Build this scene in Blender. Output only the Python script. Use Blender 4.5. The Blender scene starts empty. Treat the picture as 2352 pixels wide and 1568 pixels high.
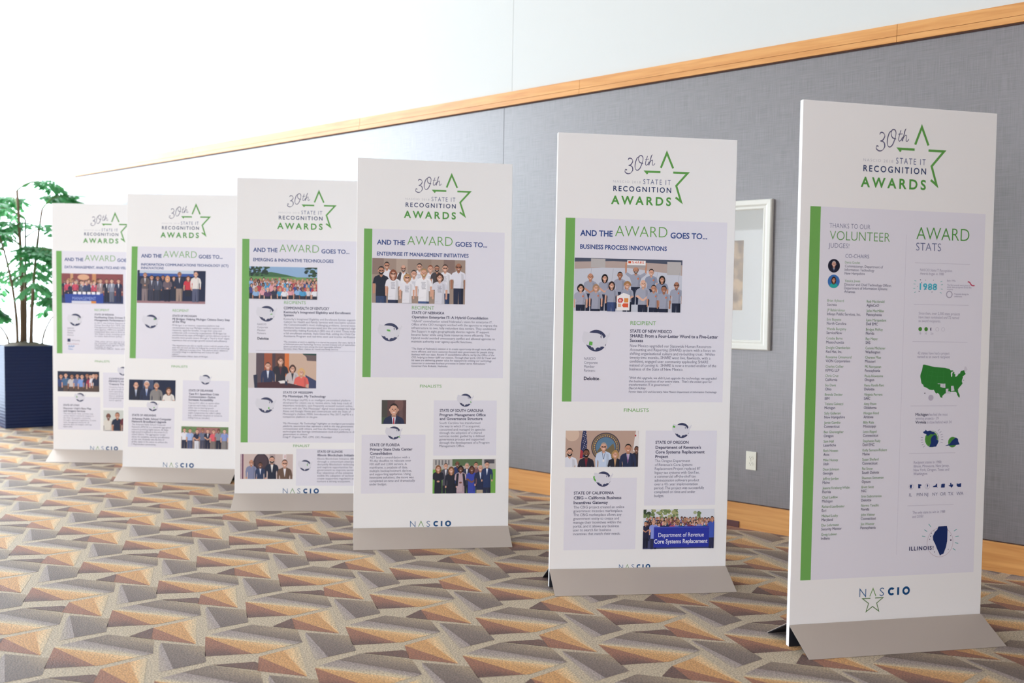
import bpy, bmesh, math, random
from mathutils import Vector, Matrix

# ------------------------------------------------------------------ camera, sky, exposure
SC = bpy.context.scene
COL = SC.collection
S = 0.9144                                   # one board width (36 in) in metres
CAM_H = 1.4898 * S
PITCH, ROLL = 0.0286, 0.0176
cam_data = bpy.data.cameras.new('camera')
cam_data.sensor_width = 36.0
cam_data.lens = 2300.0 * 36.0 / 2352.0
cam_data.clip_start, cam_data.clip_end = 0.05, 200
cam_data.dof.use_dof = True
cam_data.dof.focus_distance = 4.85
cam_data.dof.aperture_fstop = 2.2
cam = bpy.data.objects.new('camera', cam_data)
COL.objects.link(cam)
_F = Vector((0, math.cos(PITCH), -math.sin(PITCH)))
_U = Vector((0, math.sin(PITCH), math.cos(PITCH)))
_R = Vector((1, 0, 0))
_c, _s = math.cos(ROLL), math.sin(ROLL)
_R2 = _c * _R + _s * _U
_U2 = -_s * _R + _c * _U
_m = Matrix((_R2, _U2, -_F)).transposed().to_4x4()
_m.translation = (0, 0, CAM_H)
cam.matrix_world = _m
SC.camera = cam

SKY_LOW, SKY_HIGH = 7.6, 7.6
world = bpy.data.worlds.new('overcast_sky')
SC.world = world
world.use_nodes = True
bg = world.node_tree.nodes['Background']
bg.inputs[0].default_value = (0.83, 0.92, 1.05, 1)
_nt = world.node_tree                           # brighter sky on the window-end side of the building
_tc = _nt.nodes.new('ShaderNodeTexCoord')
_dp = _nt.nodes.new('ShaderNodeVectorMath'); _dp.operation = 'DOT_PRODUCT'
_dp.inputs[1].default_value = (-0.754, 0.657, 0.0)
_mr = _nt.nodes.new('ShaderNodeMapRange'); _mr.interpolation_type = 'SMOOTHSTEP'
for _i, _v in ((1, 0.25), (2, 0.9), (3, SKY_LOW), (4, SKY_HIGH)):
    _mr.inputs[_i].default_value = _v
_nt.links.new(_tc.outputs['Generated'], _dp.inputs[0])
_nt.links.new(_dp.outputs['Value'], _mr.inputs[0])
_nt.links.new(_mr.outputs[0], bg.inputs[1])
_mc = _nt.nodes.new('ShaderNodeMix'); _mc.data_type = 'RGBA'
_mc.inputs[6].default_value = (0.94, 0.93, 1.02, 1); _mc.inputs[7].default_value = (0.84, 0.93, 1.03, 1)
_mf = _nt.nodes.new('ShaderNodeMapRange'); _mf.inputs[1].default_value = 0.25; _mf.inputs[2].default_value = 0.9
_nt.links.new(_dp.outputs['Value'], _mf.inputs[0])
_nt.links.new(_mf.outputs[0], _mc.inputs[0])
_nt.links.new(_mc.outputs[2], bg.inputs[0])

SC.view_settings.view_transform = 'Standard'
SC.view_settings.look = 'None'
SC.view_settings.exposure = 0.08
SC.view_settings.gamma = 1.0
SC.view_settings.use_curve_mapping = False
SC.cycles.max_bounces = 10
SC.cycles.diffuse_bounces = 6
SC.cycles.transparent_max_bounces = 12

# room frame: x along the fabric wall, -y into the room; origin on the wall
ROOM_O = Vector((0, 8.4557 * S, 0))
ROOM_A = math.atan(-0.87054)
S0, S1 = -7.911 * S, 8.6 * S                 # left (window) end, right end
T1 = 9.6 * S                                 # depth of the room away from the fabric wall
HC = 6.3                                     # ceiling height
_portal_jobs = []

# ------------------------------------------------------------------ helpers
def lin(c):
    c = c / 255.0
    return c / 12.92 if c <= 0.04045 else ((c + 0.055) / 1.055) ** 2.4

def rgb(r, g, b):
    return (lin(r), lin(g), lin(b), 1)

_mats = {}
def mat(name, col, rough=0.5, metal=0.0, spec=0.5, **kw):
    if name in _mats:
        return _mats[name]
    m = bpy.data.materials.new(name)
    m.use_nodes = True
    b = m.node_tree.nodes['Principled BSDF']
    b.inputs['Base Color'].default_value = col
    b.inputs['Roughness'].default_value = rough
    b.inputs['Metallic'].default_value = metal
    b.inputs['Specular IOR Level'].default_value = spec
    for k, v in kw.items():
        b.inputs[k].default_value = v
    _mats[name] = m
    return m

def ink(hexcol):
    """printing ink of one flat colour"""
    h = hexcol.lstrip('#')
    return mat('ink_' + h, rgb(int(h[0:2], 16), int(h[2:4], 16), int(h[4:6], 16)), 0.45, spec=0.3)

def link(name, mesh, parent=None, mats=()):
    o = bpy.data.objects.new(name, mesh)
    for m in mats:
        mesh.materials.append(m)
    COL.objects.link(o)
    if parent is not None:
        o.parent = parent
    return o

def from_bm(name, bm, mats, parent=None, smooth=False):
    me = bpy.data.meshes.new(name)
    bm.to_mesh(me)
    bm.free()
    if smooth:
        for p in me.polygons:
            p.use_smooth = True
    return link(name, me, parent, mats if isinstance(mats, (list, tuple)) else [mats])

def box(bm, x0, x1, y0, y1, z0, z1, mi=0):
    vs = [bm.verts.new(p) for p in ((x0, y0, z0), (x1, y0, z0), (x1, y1, z0), (x0, y1, z0),
                                    (x0, y0, z1), (x1, y0, z1), (x1, y1, z1), (x0, y1, z1))]
    fs = []
    for idx in ((0, 3, 2, 1), (4, 5, 6, 7), (0, 1, 5, 4), (1, 2, 6, 5), (2, 3, 7, 6), (3, 0, 4, 7)):
        f = bm.faces.new([vs[i] for i in idx])
        f.material_index = mi
        fs.append(f)
    return vs, fs

def bevel(bm, w, seg=2):
    bmesh.ops.bevel(bm, geom=list(bm.edges), offset=w, segments=seg, affect='EDGES', profile=0.7)

def tube(bm, pts, radii, n=8, mi=0, cap=True):
    rings = []
    for i, p in enumerate(pts):
        p = Vector(p)
        a = Vector(pts[max(i - 1, 0)])
        b = Vector(pts[min(i + 1, len(pts) - 1)])
        d = (b - a).normalized()
        x = d.orthogonal().normalized() if i == 0 else (rings_x - d * rings_x.dot(d)).normalized()
        rings_x = x
        y = d.cross(x)
        r = radii[i] if isinstance(radii, (list, tuple)) else radii
        rings.append([bm.verts.new(p + (x * math.cos(2 * math.pi * k / n) + y * math.sin(2 * math.pi * k / n)) * r) for k in range(n)])
    for a, b in zip(rings, rings[1:]):
        for k in range(n):
            f = bm.faces.new((a[k], a[(k + 1) % n], b[(k + 1) % n], b[k]))
            f.material_index = mi
    if cap:
        bm.faces.new(list(reversed(rings[0]))).material_index = mi
        bm.faces.new(rings[-1]).material_index = mi

def empty(name, label, cat, loc=(0, 0, 0), rz=0.0, group=None):
    o = bpy.data.objects.new(name, None)
    COL.objects.link(o)
    o.location = loc
    o.rotation_euler = (0, 0, rz)
    o.empty_display_size = 0.1
    o['label'] = label
    o['category'] = cat
    if group:
        o['group'] = group
    return o

def structure(o):
    o['kind'] = 'structure'
    return o

def in_room(o):
    o.location = ROOM_O
    o.rotation_euler = (0, 0, ROOM_A)
    return o

def nodes_of(m):
    nt = m.node_tree
    return nt, nt.nodes, nt.links, nt.nodes['Principled BSDF']

# ------------------------------------------------------------------ room materials
def make_fabric():
    m = mat('woven_wall_fabric', rgb(150, 147, 158), 0.55, spec=0.3)
    nt, N, L, B = nodes_of(m)
    B.inputs['Coat Weight'].default_value = 1.0; B.inputs['Coat IOR'].default_value = 2.3; B.inputs['Coat Roughness'].default_value = 0.38
    B.inputs['Coat Tint'].default_value = (1, 1, 1, 1)
    tc = N.new('ShaderNodeTexCoord')
    fac = []
    for sc in ((7, 7, 260), (260, 7, 7)):
        mp = N.new('ShaderNodeMapping'); mp.inputs['Scale'].default_value = sc
        L.new(tc.outputs['Object'], mp.inputs[0])
        nz = N.new('ShaderNodeTexNoise'); nz.inputs['Scale'].default_value = 1.0
        nz.inputs['Detail'].default_value = 3.0
        L.new(mp.outputs[0], nz.inputs[0]); fac.append(nz)
    ad = N.new('ShaderNodeMath'); ad.operation = 'ADD'
    L.new(fac[0].outputs['Fac'], ad.inputs[0]); L.new(fac[1].outputs['Fac'], ad.inputs[1])
    rp = N.new('ShaderNodeValToRGB')
    rp.color_ramp.elements[0].position = 0.36; rp.color_ramp.elements[0].color = rgb(68, 62, 67)
    rp.color_ramp.elements[1].position = 0.64; rp.color_ramp.elements[1].color = rgb(106, 99, 105)
    hf = N.new('ShaderNodeMath'); hf.operation = 'MULTIPLY'; hf.inputs[1].default_value = 0.5
    L.new(ad.outputs[0], hf.inputs[0]); L.new(hf.outputs[0], rp.inputs[0])
    L.new(rp.outputs[0], B.inputs['Base Color'])
    bp = N.new('ShaderNodeBump'); bp.inputs['Strength'].default_value = 0.25; bp.inputs['Distance'].default_value = 0.002
    L.new(hf.outputs[0], bp.inputs['Height']); L.new(bp.outputs[0], B.inputs['Normal'])
    return m

def make_wood():
    m = mat('maple_wood', rgb(205, 158, 108), 0.3, spec=0.6)
    nt, N, L, B = nodes_of(m)
    tc = N.new('ShaderNodeTexCoord')
    mp = N.new('ShaderNodeMapping'); mp.inputs['Scale'].default_value = (1.6, 9, 24)
    L.new(tc.outputs['Object'], mp.inputs[0])
    nz = N.new('ShaderNodeTexNoise'); nz.inputs['Scale'].default_value = 1.3; nz.inputs['Detail'].default_value = 6
    nz.inputs['Distortion'].default_value = 0.8
    L.new(mp.outputs[0], nz.inputs[0])
    rp = N.new('ShaderNodeValToRGB')
    rp.color_ramp.elements[0].position = 0.3; rp.color_ramp.elements[0].color = rgb(206, 142, 78)
    rp.color_ramp.elements[1].position = 0.72; rp.color_ramp.elements[1].color = rgb(230, 172, 106)
    L.new(nz.outputs['Fac'], rp.inputs[0]); L.new(rp.outputs[0], B.inputs['Base Color'])
    return m

def make_paint(name, col, rough=0.6):
    m = mat(name, col, rough, spec=0.25)
    nt, N, L, B = nodes_of(m)
    tc = N.new('ShaderNodeTexCoord')
    nz = N.new('ShaderNodeTexNoise'); nz.inputs['Scale'].default_value = 160; nz.inputs['Detail'].default_value = 3
    L.new(tc.outputs['Object'], nz.inputs[0])
    bp = N.new('ShaderNodeBump'); bp.inputs['Strength'].default_value = 0.05; bp.inputs['Distance'].default_value = 0.001
    L.new(nz.outputs['Fac'], bp.inputs['Height']); L.new(bp.outputs[0], B.inputs['Normal'])
    return m

def make_glass(name='window_glass', tint=(0.95, 0.98, 0.97, 1)):
    m = bpy.data.materials.new(name)
    m.use_nodes = True
    nt = m.node_tree; N = nt.nodes; L = nt.links
    N.clear()
    out = N.new('ShaderNodeOutputMaterial')
    tr = N.new('ShaderNodeBsdfTransparent'); tr.inputs[0].default_value = tint
    gl = N.new('ShaderNodeBsdfGlossy'); gl.inputs['Roughness'].default_value = 0.02
    fr = N.new('ShaderNodeFresnel'); fr.inputs[0].default_value = 1.45
    mx = N.new('ShaderNodeMixShader')
    L.new(fr.outputs[0], mx.inputs[0]); L.new(tr.outputs[0], mx.inputs[1]); L.new(gl.outputs[0], mx.inputs[2])
    L.new(mx.outputs[0], out.inputs[0])
    return m

FABRIC, WOOD = make_fabric(), make_wood()
PLASTER = make_paint('white_plaster', rgb(212, 215, 213))
CEILING_PAINT = make_paint('white_ceiling_paint', rgb(236, 235, 231))
GLASS = make_glass()
PICTURE_GLASS = make_glass('clear_picture_glass', (0.99, 0.99, 0.99, 1))
FRAME_METAL = mat('white_window_frame', rgb(236, 238, 240), 0.4)
GAP_SHADOW = mat('painted_gap_shadow', rgb(70, 46, 38), 0.8)  # dark brown that paints the shadow lines along rail and baseboard

# ------------------------------------------------------------------ the carpet
CELL_A = (-0.032, -0.5005)          # step to the next row (rows alternate between two drawings)
CELL_C = (0.5525, 0.1625)           # step along a row
CELL_O = (-1.216, 4.610)            # corner of one drawing
def carpet_mat(name, c0, c1, mid=None):
    m = mat('carpet_' + name, c0, 0.6, spec=0.2)
    nt, N, L, B = nodes_of(m)
    B.inputs['Sheen Weight'].default_value = 0.12
    B.inputs['Sheen Roughness'].default_value = 0.45
    uv = N.new('ShaderNodeUVMap'); uv.uv_map = 'fade'
    sx = N.new('ShaderNodeSeparateXYZ'); L.new(uv.outputs[0], sx.inputs[0])
    tc = N.new('ShaderNodeTexCoord')
    nz = N.new('ShaderNodeTexNoise'); nz.inputs['Scale'].default_value = 330; nz.inputs['Detail'].default_value = 2
    L.new(tc.outputs['Object'], nz.inputs[0])
    # the yarns dither into each other along the fade
    jit = N.new('ShaderNodeMath'); jit.operation = 'MULTIPLY_ADD'
    jit.inputs[1].default_value = 0.7; jit.inputs[2].default_value = -0.35
    L.new(nz.outputs['Fac'], jit.inputs[0])
    ad = N.new('ShaderNodeMath'); ad.operation = 'ADD'
    L.new(sx.outputs[0], ad.inputs[0]); L.new(jit.outputs[0], ad.inputs[1])
    rp = N.new('ShaderNodeValToRGB')
    rp.color_ramp.elements[0].position = 0.05; rp.color_ramp.elements[0].color = c0
    rp.color_ramp.elements[1].position = 0.95; rp.color_ramp.elements[1].color = c1
    if mid:
        e = rp.color_ramp.elements.new(0.5); e.color = mid
    L.new(ad.outputs[0], rp.inputs[0])
    n2 = N.new('ShaderNodeTexNoise'); n2.inputs['Scale'].default_value = 150; n2.inputs['Detail'].default_value = 4
    L.new(tc.outputs['Object'], n2.inputs[0])
    mr = N.new('ShaderNodeMapRange'); mr.inputs[1].default_value = 0.3; mr.inputs[2].default_value = 0.7
    mr.inputs[3].default_value = 0.42; mr.inputs[4].default_value = 1.42
    L.new(n2.outputs['Fac'], mr.inputs[0])
    mu = N.new('ShaderNodeMix'); mu.data_type = 'RGBA'; mu.blend_type = 'MULTIPLY'; mu.inputs[0].default_value = 1.0
    L.new(rp.outputs[0], mu.inputs[6]); L.new(mr.outputs[0], mu.inputs[7])
    L.new(mu.outputs[2], B.inputs['Base Color'])
    bp = N.new('ShaderNodeBump'); bp.inputs['Strength'].default_value = 0.6; bp.inputs['Distance'].default_value = 0.004
    L.new(n2.outputs['Fac'], bp.inputs['Height']); L.new(bp.outputs[0], B.inputs['Normal'])
    return m

def build_floor():
    K = {}
    mats = []
    def add(name, c0, c1, mid=None):
        K[name] = len(mats)
        mats.append(carpet_mat(name, rgb(*c0), rgb(*c1), rgb(*mid) if mid else None))
    add('ground', (182, 164, 138), (174, 156, 131))
    add('brown', (150, 94, 64), (92, 57, 45), (140, 88, 62))
    add('dark_brown', (92, 60, 48), (104, 69, 54))
    add('orange', (194, 140, 80), (222, 184, 134), (198, 148, 88))
    add('light_band', (206, 184, 144), (140, 124, 118), (160, 145, 134))
    add('grey_leaf', (108, 89, 79), (166, 144, 112), (132, 113, 95))
    add('peach', (206, 156, 100), (194, 172, 138), (218, 180, 130))
    add('grey_block', (102, 84, 77), (158, 136, 107), (120, 102, 89))
    add('lavender', (152, 137, 132), (178, 161, 137))
    bm = bmesh.new()
    uvl = bm.loops.layers.uv.new('fade')
    ca, sa = math.cos(-ROOM_A), math.sin(-ROOM_A)
    def to_room(x, y):
        x, y = x - ROOM_O.x, y - ROOM_O.y
        return (ca * x - sa * y, sa * x + ca * y)
    def poly(name, pts, fades, off, z):
        vs = [bm.verts.new((*to_room(off[0] + p[0], off[1] + p[1]), z)) for p in pts]
        f = bm.faces.new(vs)
        f.normal_update()
        if f.normal.z < 0:
            f.normal_flip()
        f.material_index = K[name]
        fd = {v: t for v, t in zip(vs, fades)}
        for l in f.loops:
            l[uvl].uv = (fd[l.vert], 0)
    f = bm.faces.new([bm.verts.new(p) for p in ((S0, -T1, 0), (S1, -T1, 0), (S1, 0, 0), (S0, 0, 0))])
    f.material_index = 0
    Z = 0.0006
    M = 0.8
    for i in range(-30, 31):
        for k in range(-40, 41):
            ox = CELL_O[0] + i * CELL_C[0] + k * CELL_A[0]
            oy = CELL_O[1] + i * CELL_C[1] + k * CELL_A[1]
            rx, ry = to_room(ox, oy)
            if not (S0 - M < rx < S1 + M and -T1 - M < ry < M):
                continue
            o = (ox, oy)
            poly('light_band', [(0, 0), (0.365, -0.095), (0.412, -0.05), (0.072, 0.09), (0.02, 0.035)], [0, 0, 1, 1, 0.6], o, Z)
            poly('brown', [(0, 0), (0.070, -0.236), (0.158, -0.214), (0.245, -0.195)], [0.0, 1.05, 1.0, 0.45], o, Z)
            poly('orange', [(0, 0), (0.245, -0.195), (0.268, -0.188), (0.362, -0.096)], [0.5, 0, 0.05, 1.0], o, Z)
            poly('grey_leaf', [(0.072, 0.09), (0.412, -0.05), (0.358, 0.108), (0.15, 0.168)], [0.05, 0.0, 1.0, 0.45], o, Z)
            poly('grey_block', [(0.400, 0.076), (0.548, -0.216), (0.646, -0.137), (0.588, 0.042)], [0.5, 0.0, 0.4, 1.0], o, Z)
            poly('lavender', [(0.400, 0.076), (0.405, 0.03), (0.505, -0.255), (0.548, -0.216)], [0, 0.7, 0.7, 0], o, Z)
            poly('peach', [(0.388, 0.348), (0.541, 0.070), (0.530, 0.112), (0.440, 0.402)], [0, 0.2, 1.0, 1.0], o, Z)
            if k % 2 == 0:
                poly('orange', [(0.311, 0.272), (0.541, 0.070), (0.388, 0.348)], [0.25, 0.1, 0.3], o, Z)
                poly('brown', [(0.311, 0.272), (0.345, 0.118), (0.541, 0.070)], [0, 0.5, 0.35], o, Z)
                poly('dark_brown', [(0.155, 0.172), (0.345, 0.124), (0.328, 0.200), (0.31, 0.214)], [0, 0.6, 1, 0.5], o, 2 * Z)
            else:
                poly('orange', [(0.300, 0.264), (0.541, 0.070), (0.388, 0.348)], [0.25, 0.1, 0.3], o, Z)
                poly('brown', [(0.300, 0.264), (0.345, 0.118), (0.541, 0.070)], [0, 0.5, 0.35], o, Z)
                poly('dark_brown', [(0.242, 0.148), (0.345, 0.118), (0.300, 0.264)], [0, 0.6, 0.5], o, 2 * Z)
    for co, no in (((S0, 0, 0), (-1, 0, 0)), ((S1, 0, 0), (1, 0, 0)), ((0, 0, 0), (0, 1, 0)), ((0, -T1, 0), (0, -1, 0))):
        bmesh.ops.bisect_plane(bm, geom=list(bm.verts) + list(bm.edges) + list(bm.faces), dist=1e-6,
                               plane_co=co, plane_no=no, clear_outer=True)
    o = structure(in_room(from_bm('floor', bm, mats)))
    return o
build_floor()

# ------------------------------------------------------------------ walls, ceiling, trim
Z_TRIM, Z_TRIM_TOP, Z_BASE = 3.2336 * S, 3.347 * S, 0.1797 * S
SEAM = -0.1325 * S
def build_shell():
    # upper white plaster and the wall body behind the fabric
    bm = bmesh.new()
    sj = -0.06 * S
    box(bm, S0 - 0.3, sj - 0.0015, 0.012, 0.30, 0, HC)
    box(bm, sj + 0.0015, S1 + 0.3, 0.012, 0.30, 0, HC)
    box(bm, sj - 0.01, sj + 0.01, 0.020, 0.30, 0, HC)
    structure(in_room(from_bm('wall_back_plaster', bm, PLASTER)))
    # fabric panels below the rail
    bm = bmesh.new()
    edges = [S0, SEAM, SEAM + 4.9, S1]
    for a, b in zip(edges, edges[1:]):
        v, f = box(bm, a + 0.002, b - 0.002, 0.0, 0.012, Z_BASE + 0.004, Z_TRIM + 0.01)
    structure(in_room(from_bm('wall_back', bm, FABRIC)))
    bm = bmesh.new()
    box(bm, S0, S1, 0.004, 0.0118, Z_BASE - 0.01, Z_TRIM)
    structure(in_room(from_bm('trim_3', bm, mat('blue_grey_seam', rgb(120, 130, 136), 0.8))))
    # maple rail with a groove and butt joints
    bm = bmesh.new()
    zg = Z_TRIM + 0.34 * (Z_TRIM_TOP - Z_TRIM)
    js = [S0, S0 + 2.7, 0.62 - 2.44, 0.62, 3.181 * S, 3.181 * S + 2.44, S1]
    for a, b in zip(js, js[1:]):
        box(bm, a + 0.0012, b - 0.0012, -0.016, 0.012, zg + 0.002, Z_TRIM_TOP)
        box(bm, a + 0.0012, b - 0.0012, -0.022, 0.012, Z_TRIM, zg - 0.002)
    structure(in_room(from_bm('trim_1', bm, WOOD)))
    bm = bmesh.new()
    box(bm, S0, S1, -0.008, 0.0119, Z_TRIM - 0.009, Z_TRIM_TOP - 0.004)  # dark strip painting the shade under the rail and in its groove
    structure(in_room(from_bm('rail_shadow_strip', bm, GAP_SHADOW)))
    # maple baseboard
    bm = bmesh.new()
    box(bm, S0, S1, -0.018, 0.0, 0.004, Z_BASE)
    box(bm, S0, S1, -0.004, 0.0, Z_BASE, Z_BASE + 0.005, 1)  # shadow line above the baseboard, painted as a dark strip
    structure(in_room(from_bm('baseboard_back', bm, [WOOD, GAP_SHADOW])))
    # ceiling, end walls
    bm = bmesh.new()
    box(bm, S0 - 0.3, S1 + 0.3, -T1 - 0.3, 0.3, HC, HC + 0.25)
    structure(in_room(from_bm('ceiling', bm, CEILING_PAINT)))
    bm = bmesh.new()
    box(bm, S1, S1 + 0.3, -T1 - 0.3, 0.012, 0, HC)
    structure(in_room(from_bm('wall_right', bm, make_paint('taupe_wall_paint', rgb(120, 104, 92)))))

def glazed_wall(name_wall, name_win, x0, x1, z0, z1, place, bays, rows, solid, butt=False):
    """a wall along local x with one glazed opening x0..x1; place(o) puts it; solid = full x extent"""
    bm = bmesh.new()
    if x0 > solid[0] + 0.001: box(bm, solid[0], x0, 0, 0.3, 0, HC)
    if x1 < solid[1] - 0.001: box(bm, x1, solid[1], 0, 0.3, 0, HC)
    box(bm, x0, x1, 0, 0.3, 0, z0)
    box(bm, x0, x1, 0, 0.3, z1, HC)
    if name_wall: structure(place(from_bm(name_wall, bm, PLASTER)))
    else: bm.free()
    bm = bmesh.new()
    w = 0.03
    for i in range(bays + 1):
        xc = x0 + (x1 - x0) * i / bays
        a, b = max(x0, xc - w), min(x1, xc + w)
        if butt and i == bays: continue
        box(bm, a, b, 0.10, 0.2, z0, z1)
    for j in range(rows + 1):
        zc = z0 + (z1 - z0) * j / rows
        a, b = max(z0, zc - w), min(z1, zc + w)
        for i in range(bays):
            xa = x0 + (x1 - x0) * i / bays + w
            xb = x0 + (x1 - x0) * (i + 1) / bays - w
            box(bm, xa, xb, 0.105, 0.195, a, b)
    win = structure(place(from_bm(name_win, bm, FRAME_METAL)))
    bm = bmesh.new()
    for i in range(bays):
        for j in range(rows):
            xa = x0 + (x1 - x0) * i / bays + w; xb = x0 + (x1 - x0) * (i + 1) / bays - w
            za = z0 + (z1 - z0) * j / rows + w; zb = z0 + (z1 - z0) * (j + 1) / rows - w
            bm.faces.new([bm.verts.new(p) for p in ((xa, 0.15, za), (xb, 0.15, za), (xb, 0.15, zb), (xa, 0.15, zb))])
    g = from_bm('glass_pane', bm, GLASS, win)
    return win

def portal(name, loc_room, rot_z, sx, sz):
    """daylight portal: only guides the sky's own light through the opening"""
    l = bpy.data.lights.new(name, 'AREA')
    l.shape = 'RECTANGLE'; l.size = sx; l.size_y = sz
    l.cycles.is_portal = True
    o = bpy.data.objects.new(name, l)
    COL.objects.link(o)
    rm = Matrix.Translation(ROOM_O) @ Matrix.Rotation(ROOM_A, 4, 'Z')
    o.matrix_world = rm @ Matrix.Translation(loc_room) @ Matrix.Rotation(rot_z, 4, 'Z') @ Matrix.Rotation(math.radians(90), 4, 'X')
    return o

def build_windows():
    # left end: floor-to-ceiling glazing right beside the fabric wall
    def place_left(o):
        rm = Matrix.Translation(ROOM_O) @ Matrix.Rotation(ROOM_A, 4, 'Z')
        o.matrix_world = rm @ Matrix.Translation((S0, 0, 0)) @ Matrix.Rotation(math.radians(90), 4, 'Z')
        return o                                    # local x -> room +y, local +y -> room -x (outside)
    x0, x1, z0, z1 = -7.8, -0.001, 0.06, HC - 0.25
    glazed_wall('wall_left', 'window_1', x0, x1, z0, z1, place_left, 5, 1, (-T1, 0.012), True)
    portal('daylight_portal_end', (S0 - 0.32, (x0 + x1) / 2, (z0 + z1) / 2), math.radians(-90), x1 - x0, z1 - z0)
    # side opposite the fabric wall: unseen windows added to light the board fronts
    def place_front(o):
        rm = Matrix.Translation(ROOM_O) @ Matrix.Rotation(ROOM_A, 4, 'Z')
        o.matrix_world = rm @ Matrix.Translation((0, -T1, 0)) @ Matrix.Rotation(math.radians(180), 4, 'Z')
        return o                                    # local x -> room -x, local +y -> room -y (outside)
    bm = bmesh.new()                                # wall with the openings left free
    xs = [-S1] + [v for w_ in FILL_WINS for v in w_[:2]] + [-S0]
    for i in range(0, len(xs), 2): box(bm, xs[i], xs[i + 1], 0, 0.3, 0, HC)
    for x0, x1, z0, z1, n in FILL_WINS:
        box(bm, x0, x1, 0, 0.3, 0, z0); box(bm, x0, x1, 0, 0.3, z1, HC)
    structure(place_front(from_bm('wall_front', bm, PLASTER)))
    for k, (x0, x1, z0, z1, n) in enumerate(FILL_WINS):
        glazed_wall(None, 'window_%d' % (k + 2), x0, x1, z0, z1, place_front, n, 1, (x0, x1))
        portal('daylight_portal_side', (-(x0 + x1) / 2, -T1 - 0.32, (z0 + z1) / 2), 0.0, x1 - x0, z1 - z0)
FILL_WINS = ((-7.8, -2.8, 0.25, 3.3, 4), (0.8, 3.3, 0.25, 2.8, 2))  # out of view; sized and spaced for the light they throw on the boards
build_shell()
build_windows()

# ------------------------------------------------------------------ printing: flat inks laid on a board
EPS = 0.000008
def clip_poly(pts, x0, y0, x1, y1):
    def cut(ps, inside, inter):
        out = []
        for i, p in enumerate(ps):
            q = ps[i - 1]
            if inside(p):
                if not inside(q): out.append(inter(q, p))
                out.append(p)
            elif inside(q):
                out.append(inter(q, p))
        return out
    def ix(v): return lambda a, b: (v, a[1] + (b[1] - a[1]) * (v - a[0]) / (b[0] - a[0]))
    def iy(v): return lambda a, b: (a[0] + (b[0] - a[0]) * (v - a[1]) / (b[1] - a[1]), v)
    for ins, itr in ((lambda p: p[0] >= x0, ix(x0)), (lambda p: p[0] <= x1, ix(x1)),
                     (lambda p: p[1] >= y0, iy(y0)), (lambda p: p[1] <= y1, iy(y1))):
        if not pts: return []
        pts = cut(pts, ins, itr)
    return pts

_glyph = {}
def text_mesh(s, weight, shear, spacing, res):
    key = (s, weight, shear, spacing, res)
    if key in _glyph: return _glyph[key]
    bold = weight if weight > 0 and 'M' in s else 0.0     # the font's M breaks when fattened: overprint it instead
    if bold: weight = 0.0
    c = bpy.data.curves.new('lettering', 'FONT')
    c.body = s; c.size = 1.0; c.offset = weight; c.shear = shear
    c.space_character = spacing; c.resolution_u = res
    o = bpy.data.objects.new('lettering', c)
    COL.objects.link(o)
    bpy.context.view_layer.update()
    me = o.evaluated_get(bpy.context.evaluated_depsgraph_get()).to_mesh()
    vs = [(v.co.x, v.co.y, 0) for v in me.vertices]
    ps = [tuple(p.vertices) for p in me.polygons]
    if bold > 0.006:
        v0, p0, n0 = vs, ps, len(vs)
        vs, ps = [], []
        for k in range(6):
            dx, dy = bold * math.cos(k * math.pi / 3), bold * math.sin(k * math.pi / 3)
            vs += [(x + dx, y + dy, k) for x, y, _ in v0]
            ps += [tuple(i + k * n0 for i in q) for q in p0]
    COL.objects.unlink(o)
    bpy.data.objects.remove(o)
    bpy.data.curves.remove(c)
    r = (vs, ps, min(v[0] for v in vs), max(v[0] for v in vs))
    _glyph[key] = r
    return r
_hv = text_mesh('H', 0, 0, 1, 4)[0]
CAP = max(v[1] for v in _hv) - min(v[1] for v in _hv)

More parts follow.
